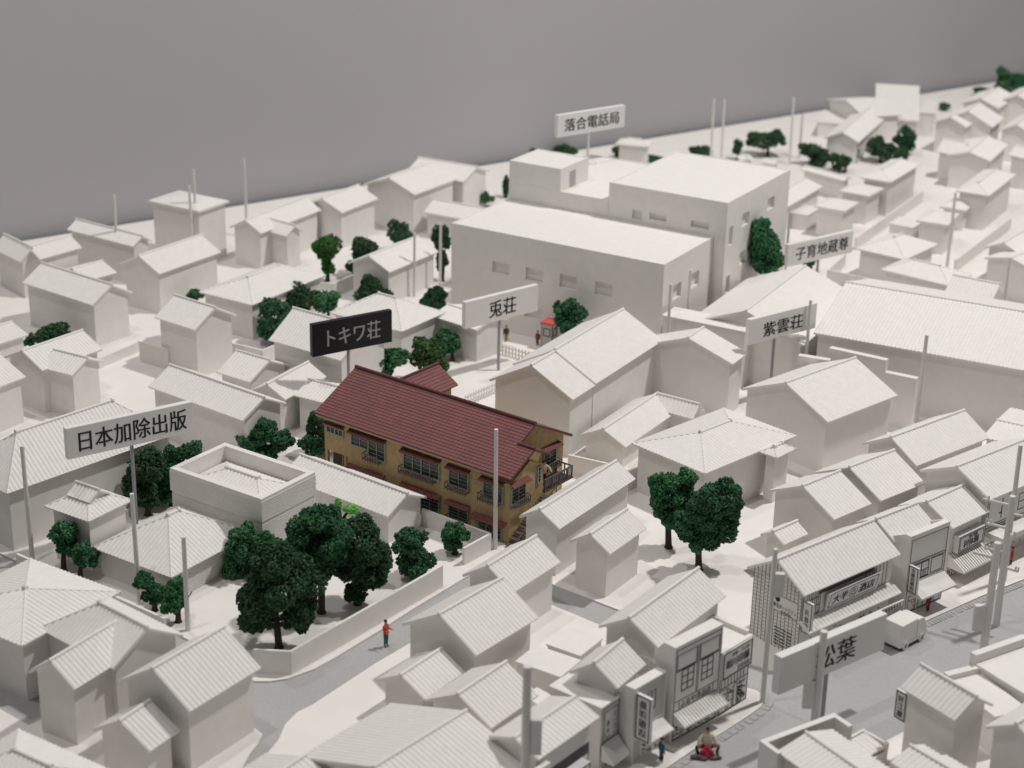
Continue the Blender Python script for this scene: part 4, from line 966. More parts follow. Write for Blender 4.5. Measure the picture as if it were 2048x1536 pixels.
fr.window(.2, .1, .75, 1.15, 1, 1, 'ink'); fr.window(.85, .1, w2-.2, 1.15, 5, 1, 'ink'); scribble(fr, .9, .15, w2-.3, 1.1, 60, 'ink'); scribble(fr, .25, .2, .7, 1.0, 8, 'ink')
# printing shop on the corner
root, L, w, He, Hr, az = ROOT['q5']
mb = MB(); mb.box(L/2-.14, -w+.14, He, L/2+.07, w+.07, He+.25); mb.box(-L/2-.07, w-.14, He, L/2-.14, w+.07, He+.25); mb.box(-L/2-.07, -w-.1, He-.1, L/2+.07, -w+.14, He+.05); mb.build('parapet', M['white'], root)
W5 = L
fr = Front(root, (-L/2, -w-.101, 0), (1, 0, 0), (0, -1, 0))
fr.board(.03, 2.2, W5-.03, He-.04, -.1, .06)
fr2 = Front(root, fr.P(0, 0, .06), fr.u, fr.n)
fr2.rects('signboard_frame', [(.03, 2.2, W5-.03, He-.04)], 'ink', .07)
fr2.text('相川印舗', .25, 2.72, W5-.55, .5, 'ink', bold=.05); fr2.text('印章・ゴム印', .75, 3.32, W5-1.1, .2, 'inkg'); fr2.text('合名会社', W5*.5, 2.34, W5*.42, .28, 'ink')
fr = Front(root, (-L/2, -w-.001, 0), (1, 0, 0), (0, -1, 0))
fr.rects('facade_frame', [(0.03, .03, W5-.03, 2.12)], 'ink', .045)
fr.lines('facade_line', [(.08, 1.52, W5-.08, 1.56)]+[(.2+.27*i, 1.56, .235+.27*i, 2.08) for i in range(int(W5/.27)-1)], 'ink')
fr.window(.12, .08, .75, 1.45, 1, 2, 'ink', .04); fr.window(.85, .08, 1.25, 1.1, 1, 2, 'ink', .04); fr.window(1.32, .08, 1.62, 1.45, 1, 1, 'ink', .04); fr.window(1.68, .08, 2.05, 1.1, 1, 1, 'ink', .04)
scribble(fr, W5*.62, .15, W5-.15, 1.45, 40, 'ink'); scribble(fr, .15, .9, 1.3, 1.45, 10)
# tailor box shop
root, L, w, He, Hr, az = ROOT['q2']
fr = Front(root, (L/2+.072, -w, 0), (0, 1, 0), (1, 0, 0)); W5 = 2*w
fr.rects('facade_frame', [(.08, 1.35, W5-.08, He-.15), (.2, 1.5, W5-.2, He-.4)], 'inkg', .04)
fr.text('テーラー', W5*.62, 1.75, .24, 1.15, 'ink', True); fr.text('あらい', W5*.26, 1.6, .26, 1.05, 'ink', True)
fr.awning(.05, W5-.1, 1.45, .75, .75, 0); scribble(fr, .1, .1, W5-.1, .75, 20, 'ink')
# shop with clapboard front and projecting sign
fr, W_, Hp = front_block('q3', .6, .4)
fr.lines('cladding', [(.3, 2.0+.13*i, W_-.1, 2.02+.13*i) for i in range(17)]+[(.1, .15+.12*i, .6, .17+.12*i) for i in range(10)], 'inkg')
fr.window(W_*.42, 2.55, W_*.68, 3.6, 2, 2, 'ink')
fr.awning(.35, W_-.2, 1.75, .8, .35, 0)
bd = fr.board(.12, 1.5, .3, 4.0, .02, .95)
side = Front(fr.root, fr.P(.12, 0, .95), -fr.n, -fr.u)
mbx = [(0.04, 1.54, .89, 3.96)]
side.o = fr.P(.118, 0, .95)
side.u = -fr.n; side.n = -fr.u; side.rects('signboard_frame', mbx, 'ink', .05); side.text('島洋服店', .22, 1.75, .5, 2.0, 'inkg', True)
scribble(fr, .7, .1, W_-.3, 1.3, 30)
# shop at the lower edge with dark front under its eave
fr, L_, He_, Hr_, w_ = street('q1')
fr.lines('facade_line', [(.05, 1.9, L_-.05, 2.5), (.05, .1, .1, 1.9), (L_-.1, .1, L_-.05, 1.9)], 'inkg')
fr.board(.4, 1.1, L_-.7, 1.95, .05, .6); f2 = Front(fr.root, fr.P(0, 0, .6), fr.u, fr.n)
f2.rects('signboard_frame', [(.42, 1.12, L_-.72, 1.93)], 'ink', .05); f2.text('衛生堂', L_*.3, 1.22, L_*.45, .58, 'ink'); scribble(fr, .1, .1, L_-.2, 1.0, 30, 'ink')
fr, W_ = false_front('c7', 3.5, .25, .7)
fr.lines('facade_line', [(.1, .3, W_-.1, .34), (.1, 2.9, W_-.1, 2.94)], 'inkg')

# liquor shop
fr, L_, He_, Hr_, w_ = street('k7')
fr.lines('facade_board_line', [(.12+.3*i, 2.3, .15+.3*i, He_-.05) for i in range(int(L_/.3)) if not (1.4 < .3*i < L_-1.9)], 'ink')
fr.window(.55, 2.45, 1.5, He_-.2, 3, 3, 'ink'); fr.window(L_-2.3, 2.5, L_-1.5, He_-.15, 2, 2, 'ink')
fr.lines('facade_line', [(.1, 2.36, L_-.1, 2.4), (1.3, He_-.55, L_-1.6, He_-.2), (1.3, 2.3, L_-1.6, 2.36)], 'inkg')
# tilted signboard
mb = MB(); a0, b0 = 1.75, L_-1.25
pts = [fr.P(a0+.1, 2.42, .12), fr.P(b0-.1, 2.42, .12), fr.P(b0, 3.55, .38), fr.P(a0, 3.55, .38)]
back = [fr.P(a0+.1, 2.42, .03), fr.P(b0-.1, 2.42, .03), fr.P(b0, 3.55, .25), fr.P(a0, 3.55, .25)]
mb.add(pts+back, [(0, 1, 2, 3), (7, 6, 5, 4), (0, 3, 7, 4), (1, 5, 6, 2), (3, 2, 6, 7), (0, 4, 5, 1)])
sb = mb.build('signboard', M['sign'], fr.root)
vv = (pts[3]-pts[0]-fr.u*(-.1)); vv = Vector((0, pts[3].y-pts[0].y, pts[3].z-pts[0].z)); vl = vv.length; vv.normalize(); nn = fr.u.cross(vv)
if nn.dot(fr.n) < 0: nn = -nn
def sl(a, t, dd=.004): return pts[0]+fr.u*(a-a0-.1)+vv*(t*vl)+nn*dd
mb = MB()
for (p, q, th) in (((a0+.32, .1), (b0-.32, .1), .03), ((a0+.25, .93), (b0-.25, .93), .03)):
    mb.obox(sl(p[0], p[1]), fr.u*(q[0]-p[0]), vv*th, nn*.01)
for a in (a0+.25, b0-.3): mb.obox(sl(a, .1), fr.u*.03, vv*(.84*vl), nn*.012)
mb.build('signboard_frame', M['ink'], sb)
wt = (b0-a0-1.0)
lettering('大半', sl(a0+.5, .26), fr.u, vv, nn, wt*.36, .6, M['ink'], sb)
lettering('酒店', sl(a0+.5+wt*.62, .26), fr.u, vv, nn, wt*.38, .6, M['ink'], sb)
mb = MB(); cc = sl(a0+.5+wt*.49, .5); rr = .34
for k in range(20):
    p = cc+fr.u*(rr*cos(2*pi*k/20))+vv*(rr*sin(2*pi*k/20)); q = cc+fr.u*(rr*cos(2*pi*(k+1)/20))+vv*(rr*sin(2*pi*(k+1)/20)); mb.tube(p, q, .018, .018, 5)
mb.build('sign_emblem', M['inkg'], sb)
lettering('己', sl(a0+.5+wt*.49-.18, .5-.2/vl), fr.u, vv, nn, .36, .4, M['inkg'], sb)
# lower tiled canopy with fascia
mb = MB()
ribbed(mb, fr.P(-.1, 1.95, .8), fr.u, (fr.n*-.8+Z*.42).normalized(), fr.u.cross((fr.n*-.8+Z*.42).normalized()), 0, L_+.2, lambda u: 0, lambda u: sqrt(.8**2+.42**2)-.02)
cn = mb.build('canopy', M['roofw'], fr.root)
mb = MB(); mb.obox(fr.P(-.1, 1.5, .92), fr.u*(L_+.2), fr.n*.1, Z*.1); mb.obox(fr.P(-.1, 1.22, .86), fr.u*(L_+.2), fr.n*.1, Z*.28); mb.build('canopy_fascia', M['white'], fr.root)
f3 = Front(fr.root, fr.P(0, 0, .962), fr.u, fr.n)
f3.lines('fascia_mark', [(.1+.24*i, 1.28, .17+.24*i, 1.44) for i in range(int(L_/.24))], 'ink')
scribble(fr, .1, .1, L_-.1, 1.1, 60, 'ink')
# vertical signboard at the corner
bd = fr.board(.02, 1.75, .16, He_-.45, .05, .75)
side = Front(fr.root, fr.P(.018, 0, .75), -fr.n, -fr.u); side.rects('signboard_frame', [(.03, 1.78, .67, He_-.48)], 'ink', .04); side.text('月桂冠', .2, 2.0, .32, He_-2.9, 'inkg', True)
# gable side: boards with fine cross ticks and a painted wine notice
root, L, w, He, Hr, az = ROOT['k7']
sd = Front(root, (-L/2+.26, w-.34, 0), (0, -1, 0), (-1, 0, 0)); Wd = 2*(w-.34)
kk = (Hr-He)/w
def topz(a): return He-.15+kk*(w-abs(a-(w-.34)))
lines = []
nb = 13
for i in range(nb+1):
    a = Wd*i/nb
    if Wd*.42 < a < Wd*.93: lines += [(a-.012, 0, a+.018, 2.25), (a-.012, 3.25, a+.018, max(3.3, topz(a)))] if topz(a) > 3.4 else [(a-.012, 0, a+.018, 2.25)]
    else: lines.append((min(a, Wd-.04), 0, min(a, Wd-.04)+.03, topz(a)))
sd.lines('board_line', lines, 'ink')
ticks = []
for i in range(nb):
    a = Wd*i/nb
    for j in range(19):
        z = .12+.22*j+.03*((i*7) % 3)
        if z < topz(a+.1)-.1 and not (Wd*.40 < a+.1 < Wd*.95 and 2.2 < z < 3.3): ticks.append((a+.05, z, a+.05+Wd/nb*.55, z+.018))
sd.lines('board_tick', ticks, 'inkg', .010)
sd.rects('notice_frame', [(Wd*.41, 2.25, Wd*.94, 3.27)], 'inkg', .03)
mb = MB(); c = sd.P(Wd*.52, 2.98, .0); mb.tube(c, c+sd.n*.014, .17, .17, 18); mb.build('notice_emblem', M['ink'], root)
sd.text('赤玉ポートワイン', Wd*.44, 2.47, Wd*.47, .27, 'ink'); sd.text('合名会社', Wd*.6, 2.3, Wd*.22, .13, 'ink', bold=.02)
mb = MB()
for j in range(6):
    for i in range(3):
        a = Wd*.5+i*.45; z = .25+.2*j
        mb.obox(sd.P(a, z), sd.u*.36, sd.n*.010, Z*.07)
mb.build('notice_rows', M['ink'], root)

# department shop with false front
fr, W_, Hp = front_block('k6', .4, .9, .45)
fr.rects('facade_frame', [(.12, .05, W_-.12, 4.72)], 'inkg', .045)
fr.lines('facade_line', [(.2, 3.2, W_-.2, 3.26), (.2, 3.08, W_-.2, 3.12), (.2, 2.0, W_-.2, 2.04)], 'inkg')
fr.window(.55, 2.05, W_*.55, 3.05, 2, 1, 'ink', .06); fr.lines('balustrade', [(.65+.11*i, 2.1, .68+.11*i, 2.5) for i in range(int((W_*.55-.75)/.11))]+[(.6, 2.5, W_*.53, 2.54)], 'ink'); fr.window(W_*.6, 2.1, W_-.3, 3.05, 1, 1)
fr.awning(.35, W_-.05, 1.85, .95, .5, 0)
bd = fr.board(.06, 1.55, .2, 3.25, .02, .72)
side = Front(fr.root, fr.P(.058, 0, .72), -fr.n, -fr.u); side.rects('signboard_frame', [(.03, 1.58, .66, 3.22)], 'ink', .04); side.text('文業百貨店', .2, 1.8, .3, 1.3, 'ink', True); side.lines('sign_mark', [(.18, 1.68, .5, 1.72)], 'ink')
fr.window(.3, .1, 1.0, 1.1, 1, 1, 'ink'); fr.window(1.2, .1, W_-.3, 1.15, 4, 2, 'inkg'); scribble(fr, .3, .2, 1.0, 1.0, 6)
# tea shop
fr, L_, He_, Hr_, w_ = street('k5')
fr.board(.45, 1.75, L_-.1, 2.85, .03, .42); f2 = Front(fr.root, fr.P(0, 0, .42), fr.u, fr.n)
f2.rects('signboard_frame', [(.47, 1.77, L_-.12, 2.83), (.58, 1.87, L_-.26, 2.74)], 'inkg', .04)
f2.text('利休園', .9, 1.98, (L_-1.6), .48, 'ink', bold=.05); f2.text('茶舗', 1.35, 2.48, (L_-2.2), .2, 'inkg')
fr.awning(.1, L_+.05, 1.72, 1.25, .75, 2); fr.window(.2, .08, 1.2, .95, 2, 2, 'ink'); fr.window(1.4, .08, L_-.1, .95, 4, 2, 'inkg'); scribble(fr, .2, .1, L_-.2, .9, 24, 'ink')
# shop at the right edge behind the poles
fr, L_, He_, Hr_, w_ = street('k2')
fr.rects('facade_frame', [(.05, 2.2, L_-.05, He_-.1), (.2, 2.35, 2.2, He_-.2)], 'inkg', .05)
fr.lines('facade_line', [(1.5, 2.6, 1.58, 3.9), (1.58, 3.4, 1.8, 3.5), (1.3, 2.9, 1.5, 3.0)], 'ink'); fr.window(3.2, 2.6, 4.6, 3.7, 2, 2, 'ink'); fr.window(.2, .05, 2.2, 1.1, 3, 1)
mb = MB(); mb.obox(fr.P(.1, 1.75, .002), fr.u*(L_-.1), fr.n*1.25, Z*.32); mb.build('canopy', M['white'], fr.root); scribble(fr, 2.4, .1, L_-.4, 1.6, 40, 'ink')
# hanging sign on the gable shop at the lower right
root, L, w, He, Hr, az = ROOT['t1']
mb = MB(); yb = w-.34; xs = -L/2
# its street end is the far-left gable
xe = -L/2+.24
mb.box(xe-.72, -yb-.02, 1.9, xe-.01, -yb+.14, 3.5); mb.build('signboard', M['sign'], root)
sdq = Front(root, (xe-.71, -yb-.022, 0), (1, 0, 0), (0, -1, 0)); sdq.rects('signboard_frame', [(.02, 1.93, .68, 3.47)], 'ink', .06); sdq.text('好江屋', .15, 2.08, .4, 1.2, 'ink', True, bold=.05)
# parapet wall of the shop at the bottom edge
root, L, w, He, Hr, az = ROOT['t4']
mb = MB(); mb.box(-3.4, -2.05, -.12, -3.08, 2.65, 3.2); mb.box(-3.08, 2.4, -.12, -2.1, 2.65, 3.198); mb.box(-3.08, -2.05, -.12, -2.1, -1.8, 3.198); mb.build('parapet', M['white'], root)
te = thing('shed', 'low walled flat roof between the parapet shop and the hanging-sign shop', 'shed', (16.69, 76.41, 0), atan2(.98, 1.11), GRP)
mb = MB(); mb.box(0, -1.6, -.12, 1.48, 0, .75); mb.build('wall', M['white'], te)
mb = MB(); mb.box(-.03, -.14, .75, 1.51, .03, 1.2); mb.box(1.36, -1.6, .75, 1.51, -.14, 1.2); mb.build('parapet', M['white'], te)
mb = MB(); ribbed(mb, Vector((0.05, -1.5, .95)), Vector((1, 0, 0)), Vector((0, 1, .18)).normalized(), Vector((0, -.18, 1)).normalized(), 0, 1.25, lambda u: 0, lambda u: 1.3); mb.build('roof', M['roofw'], te)

for key, hh in (('t2', .3), ('t3', .5)):
    root, L, w, He, Hr, az = ROOT[key]
    mb = MB(); mb.box(-L/2-.09, -w-.09, He-.3, -L/2+.32, w+.09, He+hh); mb.build('parapet', M['white'], root)
# low walled yard roof beside it and other loose parts are in the wall list below
# ------------------------------------------------------------------ sign boards on poles
def signboard(key, s, text, ubox, vbox, label, pole_u, base_z=0.0, black=False, wide=1.0, depth=.42, disc=False):
    x, y, z, Wd, az, hb = SG[key]
    c = Vector((0, 0, 50)); P = c+(Vector((x, y, z))-c)*s; Wd *= s; hb *= s
    root = thing('sign_on_pole', label, 'sign', (P.x, P.y, base_z), R(az), 'name boards on poles')
    zt = P.z-base_z
    mb = MB(); mb.box(0, 0, zt-hb, Wd, depth, zt)
    bo = mb.build('board', M['signblk' if black else 'sign'], root)
    bv = bo.modifiers.new('soft_edge', 'BEVEL'); bv.width = .035; bv.segments = 2
    mb = MB(); r = .115; u = pole_u*s
    mb.tube((u, depth/2, 0), (u, depth/2, zt-hb), r, r, 12); mb.build('pole', M['steel' if not disc else 'pole'], root, smooth=False)
    if disc:
        mb = MB(); mb.tube((u, depth/2, 0), (u, depth/2, .16), .85, .8, 24); mb.build('foot_plate', M['sign'], root)
    lettering(text, (Wd*ubox[0], 0, zt-hb+hb*vbox[0]), (1, 0, 0), (0, 0, 1), (0, -1, 0), Wd*(ubox[1]-ubox[0]), hb*(vbox[1]-vbox[0]), M['inkw' if black else 'ink'], bo, bold=.034)
signboard('tokiwa', 1.13, 'トキワ荘', (.18, .85), (.22, .78), 'black name board with pale lettering on a grey pole behind the red-brown roof', 2.54, black=True)
signboard('usagi', 1.0, '兎荘', (.32, .69), (.18, .80), 'white name board reading two characters on a grey pole at the white yard', 3.43)
signboard('nihon', .935, '日本加除出版', (.09, .945), (.17, .83), 'widest white name board with six characters, over the trees near the walled flat roof', 4.35)
signboard('shiun', .92, '紫雲荘', (.2, .79), (.18, .74), 'white name board with three characters beside the largest hall roof', 2.98)
signboard('kosodate', .93, '子育地蔵尊', (.12, .93), (.2, .8), 'white name board with five characters right of the cone-shaped tree', 4.22)
signboard('ochiai', OCH, '落合電話局', (.1, .91), (.22, .78), 'white name board standing on the roof of the stepped white office block', 3.9, base_z=9.6, disc=True)
signboard('matsuba', 1.0, '松葉', (.33, .71), (.18, .80), 'white name board over the grey main street, partly behind a pole', 3.69, depth=.5)

# ------------------------------------------------------------------ utility poles
PL = {'a': 'white pole rising from the garden wall in front of the big hipped roof', 'b': 'white pole beside the small pair of trees, in front of the widest name board', 'c': 'white pole with a dark hook at the corner of the boarded hipped house',
 'd': 'tall white pole standing in front of the ochre apartment house', 'e': 'white pole with a flat box, at the rounded pavement corner of the main street', 'f': 'thick white pole with cross pegs and box on the kerb of the main street',
 'g': 'thin white pole cut by the picture edge above the tea shop roofs', 'h': 'white pole with box standing in front of the name board over the main street', 'i': 'blurred white pole with box in front of the lowest shop roof',
 'j': 'white pole before the small gable left of the office block', 'k': 'white pole at the left front corner of the office block', 'l': 'white pole between the far left gabled houses', 'm': 'shorter of two poles in front of the pyramid-roofed block',
 'n': 'taller of two poles in front of the pyramid-roofed block', 'o': 'white pole on the back table edge right of the pyramid-roofed block', 'p': 'white pole against the front wall of the office block', 'q': 'taller white pole at the right side wall of the office block',
 'r': 'shorter white pole at the front right corner of the office block', 's': 'white pole left of the five-character name board', 't': 'white pole behind the name board near the hall roof', 'u': 'short white pole in front of the eave of the largest hall roof',
 'v': 'white pole behind the largest hall, at the right edge', 'w': 'white pole between the rows of far flat-roofed houses', 'x': 'left one of two faint poles behind the office block', 'y': 'right one of two faint poles behind the office block',
 'z': 'faint far pole before the large cream roofs', 'aa': 'short faint far pole beside the large cream roofs', 'ab': 'thick stub pole with one peg, joined to the pegged pole on the kerb'}
BOXED = {'e': (.5, 6.3, 7.6), 'h': (-.55, 1.6, 3.2), 'i': (.5, 4.6, 6.4), 'ab': (-.6, 2.5, 4.0)}
for key, x, y, h, r in PO:
    root = thing('utility_pole', PL[key], 'pole', (x, y, -.1), 0, 'white utility poles')
    mb = MB(); mb.tube((0, 0, 0), (random.uniform(-.03, .03)*h*.3, 0, h+.1), r*1.12, r*.92, 12); mb.build('shaft', M['pole'], root)
    if key in BOXED:
        dx, za, zb = BOXED[key]; sg = 1 if dx > 0 else -1
        mb = MB(); mb.box(sg*r*.8, -.16, za, sg*r*.8+dx, .16, zb); mb.build('box', M['pole'], root)
    if key == 'f':
        for z, a, ln in ((h-.5, 150, 1.5), (h-1.0, -20, .7), (h-1.9, 150, 1.1), (h-2.2, -60, .3), (h-4.3, -35, .65), (h-3.4, 150, 1.0)):
            mb = MB(); d = Vector((cos(R(a)), sin(R(a)), 0)); p = Vector((0, 0, z))
            mb.tube(p+d*r*.6, p+d*(r+ln), .085, .085, 8)
            for t in (.75, .98): mb.tube(p+d*(r+ln*t)+Vector((0, 0, .05)), p+d*(r+ln*t)+Vector((0, 0, .28)), .06, .05, 8)
            mb.build('cross_peg', M['pole'], root)
    if key == 'ab':
        mb = MB(); d = Vector((cos(R(150)), sin(R(150)), 0)); p = Vector((0, 0, h-.8)); mb.tube(p+d*r*.6, p+d*(r+1.0), .11, .09, 8); mb.build('cross_peg', M['pole'], root)
    if key == 'c':
        mb = MB(); mb.tube((.13, -.05, 2.2), (.34, -.1, 2.55), .03, .03, 6); mb.build('hook', M['ink'], root)

# ------------------------------------------------------------------ garden walls and fences
WL = {'F1': ('garden_wall', 'low white wall bending round the corner of the wooded garden by the side street', 'garden wall'),
 'F2': ('garden_wall', 'low white wall with a square return in front of the ochre apartment house', 'garden wall'),
 'F3': ('garden_wall', 'long low wall below the big hipped roof, behind the small pair of trees', 'garden wall'),
 'F4': ('garden_wall', 'stained low wall right of the ochre apartment house', 'garden wall'),
 'F4b': ('garden_wall', 'low wall beside the small L-shaped house and the paired green trees', 'garden wall'),
 'F5': ('garden_wall', 'low wall around the yard with the moss-green tree', 'garden wall'),
 'F6': ('garden_wall', 'V-shaped low wall behind the small gabled house cluster', 'garden wall'),
 'F7': ('garden_wall', 'short white wall strip on the white square between two tall houses', 'garden wall'),
 'F8': ('garden_wall', 'long straight wall along the far row of flat-roofed houses', 'garden wall'),
 'F9': ('garden_wall', 'long straight wall right of the far flat-roofed houses, toward the edge', 'garden wall'),
 'F10': ('garden_wall', 'low L-shaped yard wall below the five-character name board', 'garden wall'),
 'F11': ('screen_wall', 'lower left white screen wall in front of the largest hall', 'screen wall'),
 'F11b': ('screen_wall', 'tallest white screen wall in front of the largest hall', 'screen wall'),
 'F11c': ('screen_wall', 'small right white screen wall in front of the largest hall', 'screen wall'),
 'F12': ('garden_wall', 'low wall left of the office block behind two poles', 'garden wall')}
for key, (pts, h) in W.items():
    if key.startswith('PF'): continue
    nm, lab, cat = WL[key]
    P_ = [Vector(p) for p in pts]; o = P_[0]
    th = .17 if not key.startswith('F11') else .5
    mb = MB()
    for i, (p, q) in enumerate(zip(P_, P_[1:])):
        d = (q-p); Ls = d.length; d.normalize(); n = Vector((-d.y, d.x))*(th/2)
        if i: p = p-d*(th*.3)
        a, b_, c, e = p-n-o, q-n-o, q+n-o, p+n-o
        mb.prism([(a.x, a.y), (b_.x, b_.y), (c.x, c.y), (e.x, e.y)], -.1, h-.004*i)
    ob = mb.build(nm, M['white']); ob.location = (o.x, o.y, 0); tag(ob, lab, cat, 'low white walls')
FL = {'PF1': 'white openwork fence along the white yard in front of the office block', 'PF2': 'white picket fence between the ochre apartment house and the white yard'}
for key in ('PF1', 'PF2'):
    pts, h = W[key]; p, q = Vector(pts[0]), Vector(pts[1]); d = q-p; Ls = d.length; az = atan2(d.y, d.x)
    root = thing('picket_fence', FL[key], 'fence', (p.x, p.y, 0), az, 'white fences')
    for z in (.25, .62):
        mb = MB(); mb.box(0, -.03, z, Ls, .03, z+.09); mb.build('rail', M['white'], root)
    n = int(Ls/.3)
    for i in range(n+1):
        mb = MB(); x = Ls*i/n; mb.box(x-.055, -.075, -.1, x+.055, -.032, h); mb.build('picket', M['white'], root)

# parapet wall and low walled roof at the lower right
root, L, w, He, Hr, az = ROOT['t4']

# ------------------------------------------------------------------ trees
def ico():
    t = (1+sqrt(5))/2
    v = [Vector(p).normalized() for p in ((-1,t,0),(1,t,0),(-1,-t,0),(1,-t,0),(0,-1,t),(0,1,t),(0,-1,-t),(0,1,-t),(t,0,-1),(t,0,1),(-t,0,-1),(-t,0,1))]
    f = [(0,11,5),(0,5,1),(0,1,7),(0,7,10),(0,10,11),(1,5,9),(5,11,4),(11,10,2),(10,7,6),(7,1,8),(3,9,4),(3,4,2),(3,2,6),(3,6,8),(3,8,9),(4,9,5),(2,4,11),(6,2,10),(8,6,7),(9,8,1)]
    return v, f
OCT = ([Vector(p) for p in ((1,0,0),(-1,0,0),(0,1,0),(0,-1,0),(0,0,1),(0,0,-1))], [(0,2,4),(2,1,4),(1,3,4),(3,0,4),(2,0,5),(1,2,5),(3,1,5),(0,3,5)])
def rnd_dir():
    while True:
        v = Vector((random.uniform(-1,1), random.uniform(-1,1), random.uniform(-1,1)))
        if .05 < v.length < 1: return v.normalized()
TL = {'park_front': 'darkest round tree at the bend of the low white garden wall',
 'park_left': 'forked green tree at the left of the wooded garden',
 'park_tall': 'tall bare-stemmed green tree in the middle of the wooded garden',
 'park_right': 'dark ragged tree with low branches in the wooded garden',
 'park_round': 'round clipped shrub-like tree right of the wooded garden, by the wall',
 'park_small': 'small green tree in the corner of the low wall before the ochre building',
 'sprig': 'bright light-green sprig standing above the wooded garden',
 'gate_a': 'upper one of the small tree pair behind the long garden wall',
 'gate_b': 'lower one of the small tree pair behind the long garden wall',
 'pole_a': 'small tree left of the white pole with the hook',
 'pole_b': 'small bright tree touching the white pole with the hook',
 'sign_a': 'dark tree crossed by the pole of the widest name board',
 'sign_b': 'dark tree between the widest name board and the parapet house',
 'hip_tree': 'wide green tree behind the parapet house',
 'side_dark': 'narrow dark tree at the left end of the ochre apartment house',
 'side_shrub': 'low olive-green bush at the entrance corner of the ochre apartment house',
 'back_a': 'green tree right behind the red-brown ridge, below the black name board',
 'back_olive': 'olive-brown round tree beside the small red-brown wing',
 'back_b': 'dark green tree at the edge of the white yard behind the olive tree',
 'T_left': 'round green tree between the hipped house and the office block',
 'hedge_a': 'largest tree of the big dark hedge group by the hipped house',
 'hedge_b': 'upper dark tree of the big hedge group',
 'hedge_c': 'right green tree of the big hedge group',
 'mid_a': 'dark spreading bush behind the hipped house with the black name board',
 'mid_b': 'small dark bush peeping beside the tall narrow gabled house',
 'left_a': 'round dark bush by the low roof at the left edge',
 'olive_tall': 'moss-green tree with a tall stem in the walled yard',
 'beside_olive': 'dark tree right beside the moss-green tree',
 'far_a': 'dark round tree behind the cut-corner gabled house',
 'T_corner': 'tall dark tree at the left wall of the office block',
 'shed_shrub': 'low green bush on the lean-to roof line left of the office block',
 'T_behind': 'sliver of dark tree behind the upper left wall of the office block',
 'far_b': 'small dark bush above the left tower of the office block',
 'far_c': 'flat dark bush left of the name board on the office block',
 'far_d': 'dark hedge before the small far hip-roofed house',
 'far_e': 'low dark bush behind the highest office block roof',
 'far_f': 'small upright tree in the far row left of the widest far tree',
 'far_g': 'widest far tree, above the office block at right',
 'far_h': 'far tree left of the cream hall group gable',
 'far_i': 'far dark tree under the cream hall gable',
 'far_j': 'thin small far tree with a visible stem before the cream hall gable',
 'far_k': 'big dark far tree at the right side of the cream hall group',
 'far_l': 'far tree at the right end of the dark group beside the cream halls',
 'corner_a': 'tree in the top right corner against the grey wall',
 'corner_b': 'tiny bush on the far table edge at top right',
 'cone': 'cone-shaped dense tree at the right wall of the office block',
 'kosodate': 'low bush under the five-character name board',
 'T_front': 'green tree in front of the office block, right of the telephone box',
 'square_a': 'left one of the two large green trees on the white square',
 'square_b': 'right one of the two large green trees on the white square, nearer the shops'}
